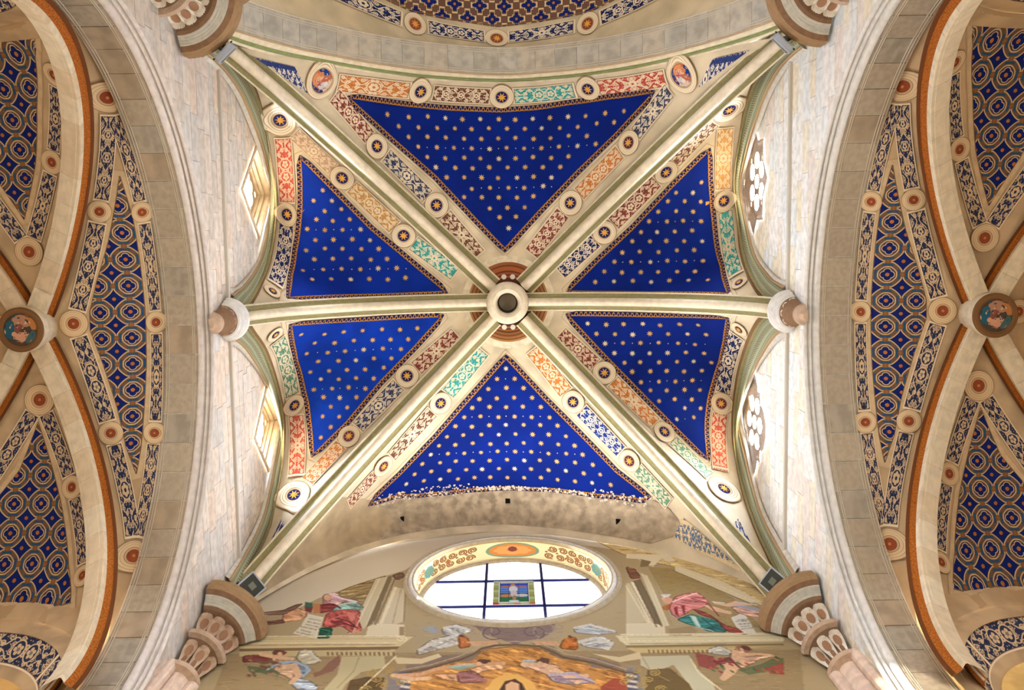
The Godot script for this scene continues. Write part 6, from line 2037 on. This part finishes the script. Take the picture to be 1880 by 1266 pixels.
	fl(im, Color8(168, 138, 76), 2, [177, 1356, 178, 1360, 180, 1364, 183, 1366, 186, 1367, 188, 1366, 190, 1365, 192, 1362, 192, 1358, 191, 1355, 189, 1353, 187, 1351, 185, 1351, 183, 1352, 182, 1353, 181, 1355, 181, 1357, 182, 1359, 183, 1360, 184, 1361, 185, 1361, 186, 1361, 187, 1360, 187, 1359, 187, 1358])
	fl(im, Color8(168, 138, 76), 2, [193, 1388, 190, 1384, 189, 1380, 189, 1376, 191, 1372, 193, 1370, 195, 1370, 198, 1370, 200, 1372, 202, 1375, 203, 1378, 203, 1381, 202, 1383, 200, 1384, 198, 1385, 196, 1384, 195, 1383, 194, 1381, 194, 1379, 194, 1377, 195, 1376, 195, 1376, 196, 1376, 197, 1376, 198, 1377])
	fl(im, Color8(168, 138, 76), 2, [213, 1412, 216, 1409, 217, 1405, 217, 1401, 216, 1397, 214, 1394, 211, 1392, 208, 1391, 206, 1392, 204, 1394, 203, 1397, 204, 1400, 204, 1403, 206, 1405, 208, 1406, 210, 1406, 211, 1406, 212, 1404, 213, 1403, 212, 1401, 212, 1399, 211, 1398, 210, 1398, 209, 1398, 208, 1398])
	fl(im, Color8(168, 138, 76), 2, [218, 1349, 217, 1353, 215, 1355, 212, 1356, 209, 1355, 206, 1353, 204, 1351, 203, 1347, 203, 1344, 204, 1342, 206, 1340, 208, 1339, 210, 1340, 212, 1341, 213, 1343, 214, 1345, 214, 1347, 213, 1349, 212, 1350, 211, 1350, 209, 1350, 208, 1349, 208, 1348, 208, 1346, 208, 1346])
	fl(im, Color8(222, 206, 168), 2, [183, 1516, 180, 1515, 176, 1516, 174, 1518, 172, 1522, 172, 1526, 173, 1531, 175, 1535, 177, 1537, 180, 1538, 182, 1537, 184, 1535, 185, 1532, 185, 1529, 185, 1526, 183, 1524, 182, 1523, 180, 1522, 178, 1523, 177, 1524, 177, 1526, 177, 1528, 177, 1529, 178, 1530, 179, 1531])
	fl(im, Color8(210, 170, 134), 9, [-358, 1437, -336, 1446, -321, 1409, -326, 1389])
	fl(im, Color8(210, 170, 134), 5, [-399, 1491, -373, 1479, -343, 1470])
	fl(im, Color8(210, 170, 134), 8, [-373, 1479, -356, 1444])
	fl(im, Color8(92, 62, 46), 9, [-376, 1498, -371, 1496])
	fl(im, Color8(210, 170, 134), 6, [-369, 1492, -366, 1487])
	fl(im, Color8(150, 168, 186), 4, [-373, 1433, -362, 1457, -339, 1460, -317, 1443, -308, 1427, -314, 1408])
	fl(im, Color8(200, 194, 182), 3, [-337, 1499, -318, 1487, -299, 1462])
	fl(im, Color8(198, 150, 112), 6, [-180, 1405, -141, 1406, -118, 1424, -78, 1438, -15, 1442])
	fl(im, Color8(210, 170, 134), 5, [-86, 1434, -68, 1440])
	fl(im, Color8(210, 170, 134), 6, [-180, 1405, -148, 1391, -124, 1394])
	fl(im, Color8(92, 62, 46), 8, [-50, 1451, -43, 1449])
	fl(im, Color8(210, 170, 134), 6, [-53, 1443, -51, 1441])
	fl(im, Color8(150, 100, 96), 5, [-84, 1407, -60, 1399, -41, 1380])
	fl(im, Color8(210, 170, 134), 8, [15, 1436, 47, 1433, 64, 1413, 86, 1383])
	fl(im, Color8(210, 170, 134), 7, [87, 1390, 108, 1393, 92, 1372])
	fl(im, Color8(92, 62, 46), 9, [44, 1451, 51, 1449])
	fl(im, Color8(210, 170, 134), 6, [40, 1441, 42, 1439])
	fl(im, Color8(176, 158, 166), 5, [54, 1399, 86, 1401, 115, 1374])
	fl(im, Color8(136, 110, 130), 3, [61, 1384, 101, 1382, 117, 1367])
	fl(im, Color8(166, 176, 190), 3, [16, 1450, 29, 1450])
	fl(im, Color8(148, 172, 160), 3, [-97, 1431, -61, 1437])
	fl(im, Color8(210, 170, 134), 9, [345, 1470, 349, 1430])
	fl(im, Color8(210, 170, 134), 4.5, [348, 1462, 385, 1460, 400, 1454])
	fl(im, Color8(210, 170, 134), 8, [324, 1423, 336, 1419, 323, 1396, 306, 1377])
	fl(im, Color8(92, 62, 46), 8, [363, 1486, 368, 1482])
	fl(im, Color8(210, 170, 134), 5, [358, 1480, 358, 1476])
	fl(im, Color8(200, 194, 182), 4, [306, 1472, 325, 1488, 338, 1470])
	fl(im, Color8(120, 56, 54), 4, [308, 1431, 331, 1446, 338, 1419])
	fl(im, Color8(210, 170, 134), 5, [270, 1707, 273, 1699])
	fl(im, Color8(200, 194, 182), 4, [271, 1724, 286, 1726])
	fl(im, Color8(210, 170, 134), 4, [339, 1669, 358, 1655, 375, 1632])
	fl(im, Color8(230, 190, 180), 3, [285, 1690, 314, 1716, 336, 1732])
	fl(im, Color8(110, 40, 44), 2, [284, 1658, 283, 1623])
	fl(im, Color8(110, 40, 44), 2, [297, 1668, 296, 1632])
	fl(im, Color8(110, 40, 44), 2, [321, 1705, 346, 1682, 352, 1620])
	fl(im, Color8(150, 190, 180), 2.5, [304, 1622, 306, 1573, 329, 1554])
	fl(im, Color8(30, 84, 84), 3, [322, 1611, 333, 1572, 348, 1553])
	fl(im, Color8(212, 176, 150), 4, [386, 1654, 411, 1633, 433, 1632])
	fl(im, Color8(200, 194, 182), 2.5, [355, 1687, 375, 1681])
	fl(im, Color8(200, 194, 182), 2.5, [395, 1685, 429, 1668])
	fl(im, Color8(210, 170, 134), 5, [-343, 1746, -337, 1740])
	fl(im, Color8(222, 200, 200), 4, [-338, 1760, -313, 1733, -282, 1715])
	fl(im, Color8(86, 28, 30), 2.5, [-340, 1696, -322, 1706, -305, 1684])
	fl(im, Color8(196, 110, 98), 3, [-319, 1623, -300, 1647, -273, 1656])
	fl(im, Color8(86, 30, 32), 2.5, [-309, 1599, -285, 1612, -268, 1597])
	fl(im, Color8(86, 30, 32), 2, [-306, 1638, -281, 1622, -262, 1592])
	fl(im, Color8(198, 150, 112), 4, [-265, 1578, -254, 1573])
	fl(im, Color8(188, 206, 194), 3, [-310, 1700, -285, 1715])
	fl(im, Color8(198, 150, 112), 4, [-388, 1661, -375, 1676, -362, 1650])
	fl(im, Color8(90, 60, 48), 2, [-438, 1669, -406, 1678, -384, 1703])
	fl(im, Color8(52, 104, 78), 3, [-324, 1590, -305, 1580, -305, 1556])
	fl(im, Color8(200, 194, 182), 6, [-148, 1498, -126, 1527, -93, 1553])
	fl(im, Color8(200, 194, 182), 5, [-137, 1519, -107, 1509, -90, 1521])
	fl(im, Color8(150, 148, 146), 2, [-142, 1493, -119, 1514, -96, 1539])
	fl(im, Color8(150, 148, 146), 4, [-153, 1587, -132, 1591, -125, 1568])
	fl(im, Color8(200, 194, 182), 5, [-115, 1586, -96, 1595, -73, 1575])
	fl(im, Color8(198, 150, 112), 4, [-81, 1525, -55, 1520, -27, 1519])
	fl(im, Color8(184, 110, 52), 5, [-86, 1543, -76, 1529, -81, 1512])
	fl(im, Color8(92, 62, 46), 5, [-86, 1552, -83, 1550])
	fl(im, Color8(200, 194, 182), 6, [106, 1518, 135, 1534, 158, 1511, 149, 1490])
	fl(im, Color8(200, 194, 182), 5, [103, 1577, 130, 1590, 156, 1565])
	fl(im, Color8(150, 148, 146), 2, [110, 1500, 133, 1512, 153, 1499])
	fl(im, Color8(200, 194, 182), 4, [135, 1585, 168, 1560])
	fl(im, Color8(198, 150, 112), 4, [36, 1516, 61, 1520, 72, 1510])
	fl(im, Color8(190, 112, 48), 5, [86, 1532, 93, 1514, 82, 1497])
	fl(im, Color8(92, 62, 46), 5, [92, 1541, 94, 1538])
	fl(im, Color8(150, 70, 60), 3.5, [378, 1409, 381, 1405])
	fl(im, Color8(104, 92, 66), 3.5, [-389, 1458, -385, 1454])
	fl(im, Color8(96, 108, 70), 3.5, [297, 1407, 299, 1403])
	fl(im, Color8(120, 72, 58), 3.5, [-372, 1458, -367, 1453])
	fl(im, Color8(176, 96, 70), 3.5, [388, 1398, 391, 1395])
	fl(im, Color8(150, 120, 90), 3.5, [-410, 1469, -406, 1465])
	fl(im, Color8(70, 92, 62), 3.5, [312, 1423, 315, 1419])
	fl(im, Color8(104, 92, 66), 3.5, [-387, 1438, -382, 1434])
	fl(im, Color8(150, 70, 60), 3.5, [317, 1447, 320, 1443])
	fl(im, Color8(120, 72, 58), 3.5, [-392, 1464, -388, 1460])
	fl(im, Color8(96, 108, 70), 3.5, [354, 1411, 356, 1407])
	fl(im, Color8(150, 120, 90), 3.5, [-361, 1417, -356, 1413])
	fl(im, Color8(176, 96, 70), 3.5, [372, 1406, 374, 1402])
	fl(im, Color8(104, 92, 66), 3.5, [-386, 1458, -381, 1454])
	fl(im, Color8(70, 92, 62), 3.5, [327, 1444, 329, 1440])
	fl(im, Color8(120, 72, 58), 3.5, [-380, 1469, -376, 1465])
	fl(im, Color8(150, 70, 60), 3.5, [306, 1401, 309, 1397])
	fl(im, Color8(150, 120, 90), 3.5, [-397, 1432, -393, 1428])
	fl(im, Color8(96, 108, 70), 3.5, [340, 1431, 342, 1427])
	fl(im, Color8(104, 92, 66), 3.5, [-394, 1423, -390, 1419])
	fl(im, Color8(176, 96, 70), 3.5, [352, 1428, 354, 1424])
	fl(im, Color8(120, 72, 58), 3.5, [-382, 1461, -378, 1457])
	fl(im, Color8(70, 92, 62), 3.5, [337, 1421, 339, 1417])
	fl(im, Color8(150, 120, 90), 3.5, [-361, 1445, -356, 1441])
	fl(im, Color8(150, 70, 60), 3.5, [338, 1416, 340, 1412])
	fl(im, Color8(104, 92, 66), 3.5, [-378, 1465, -374, 1460])
	fl(im, Color8(96, 108, 70), 3.5, [313, 1415, 315, 1411])
	fl(im, Color8(120, 72, 58), 3.5, [-367, 1423, -363, 1419])
	fl(im, Color8(176, 96, 70), 3.5, [296, 1415, 298, 1411])
	fl(im, Color8(150, 120, 90), 3.5, [-368, 1418, -363, 1414])
	fl(im, Color8(70, 92, 62), 3.5, [403, 1449, 405, 1445])
	fl(im, Color8(104, 92, 66), 3.5, [-375, 1464, -370, 1459])
	fl(im, Color8(150, 70, 60), 3.5, [327, 1426, 330, 1422])
	fl(im, Color8(120, 72, 58), 3.5, [-387, 1447, -382, 1443])
	fl(im, Color8(96, 108, 70), 3.5, [341, 1408, 344, 1404])
	fl(im, Color8(150, 120, 90), 3.5, [-361, 1455, -357, 1451])
	fl(im, Color8(176, 96, 70), 3.5, [304, 1417, 307, 1413])
	fl(im, Color8(104, 92, 66), 3.5, [-394, 1462, -390, 1458])
	fl(im, Color8(70, 92, 62), 3.5, [359, 1408, 361, 1404])
	fl(im, Color8(120, 72, 58), 3.5, [-380, 1443, -376, 1439])
	fl(im, Color8(150, 70, 60), 3.5, [386, 1412, 389, 1409])
	fl(im, Color8(150, 120, 90), 3.5, [-363, 1419, -358, 1415])
	fl(im, Color8(96, 108, 70), 3.5, [302, 1415, 305, 1411])
	fl(im, Color8(104, 92, 66), 3.5, [-375, 1444, -371, 1440])
	fl(im, Color8(176, 96, 70), 3.5, [400, 1442, 403, 1438])
	fl(im, Color8(120, 72, 58), 3.5, [-398, 1415, -394, 1411])
	fl(im, Color8(70, 92, 62), 3.5, [385, 1399, 387, 1395])
	fl(im, Color8(150, 120, 90), 3.5, [-368, 1468, -363, 1464])
	fl(im, Color8(150, 70, 60), 3.5, [362, 1405, 365, 1401])
	fl(im, Color8(104, 92, 66), 3.5, [-390, 1415, -386, 1411])
	fl(im, Color8(96, 108, 70), 3.5, [324, 1402, 326, 1398])
	fl(im, Color8(120, 72, 58), 3.5, [-368, 1460, -364, 1456])
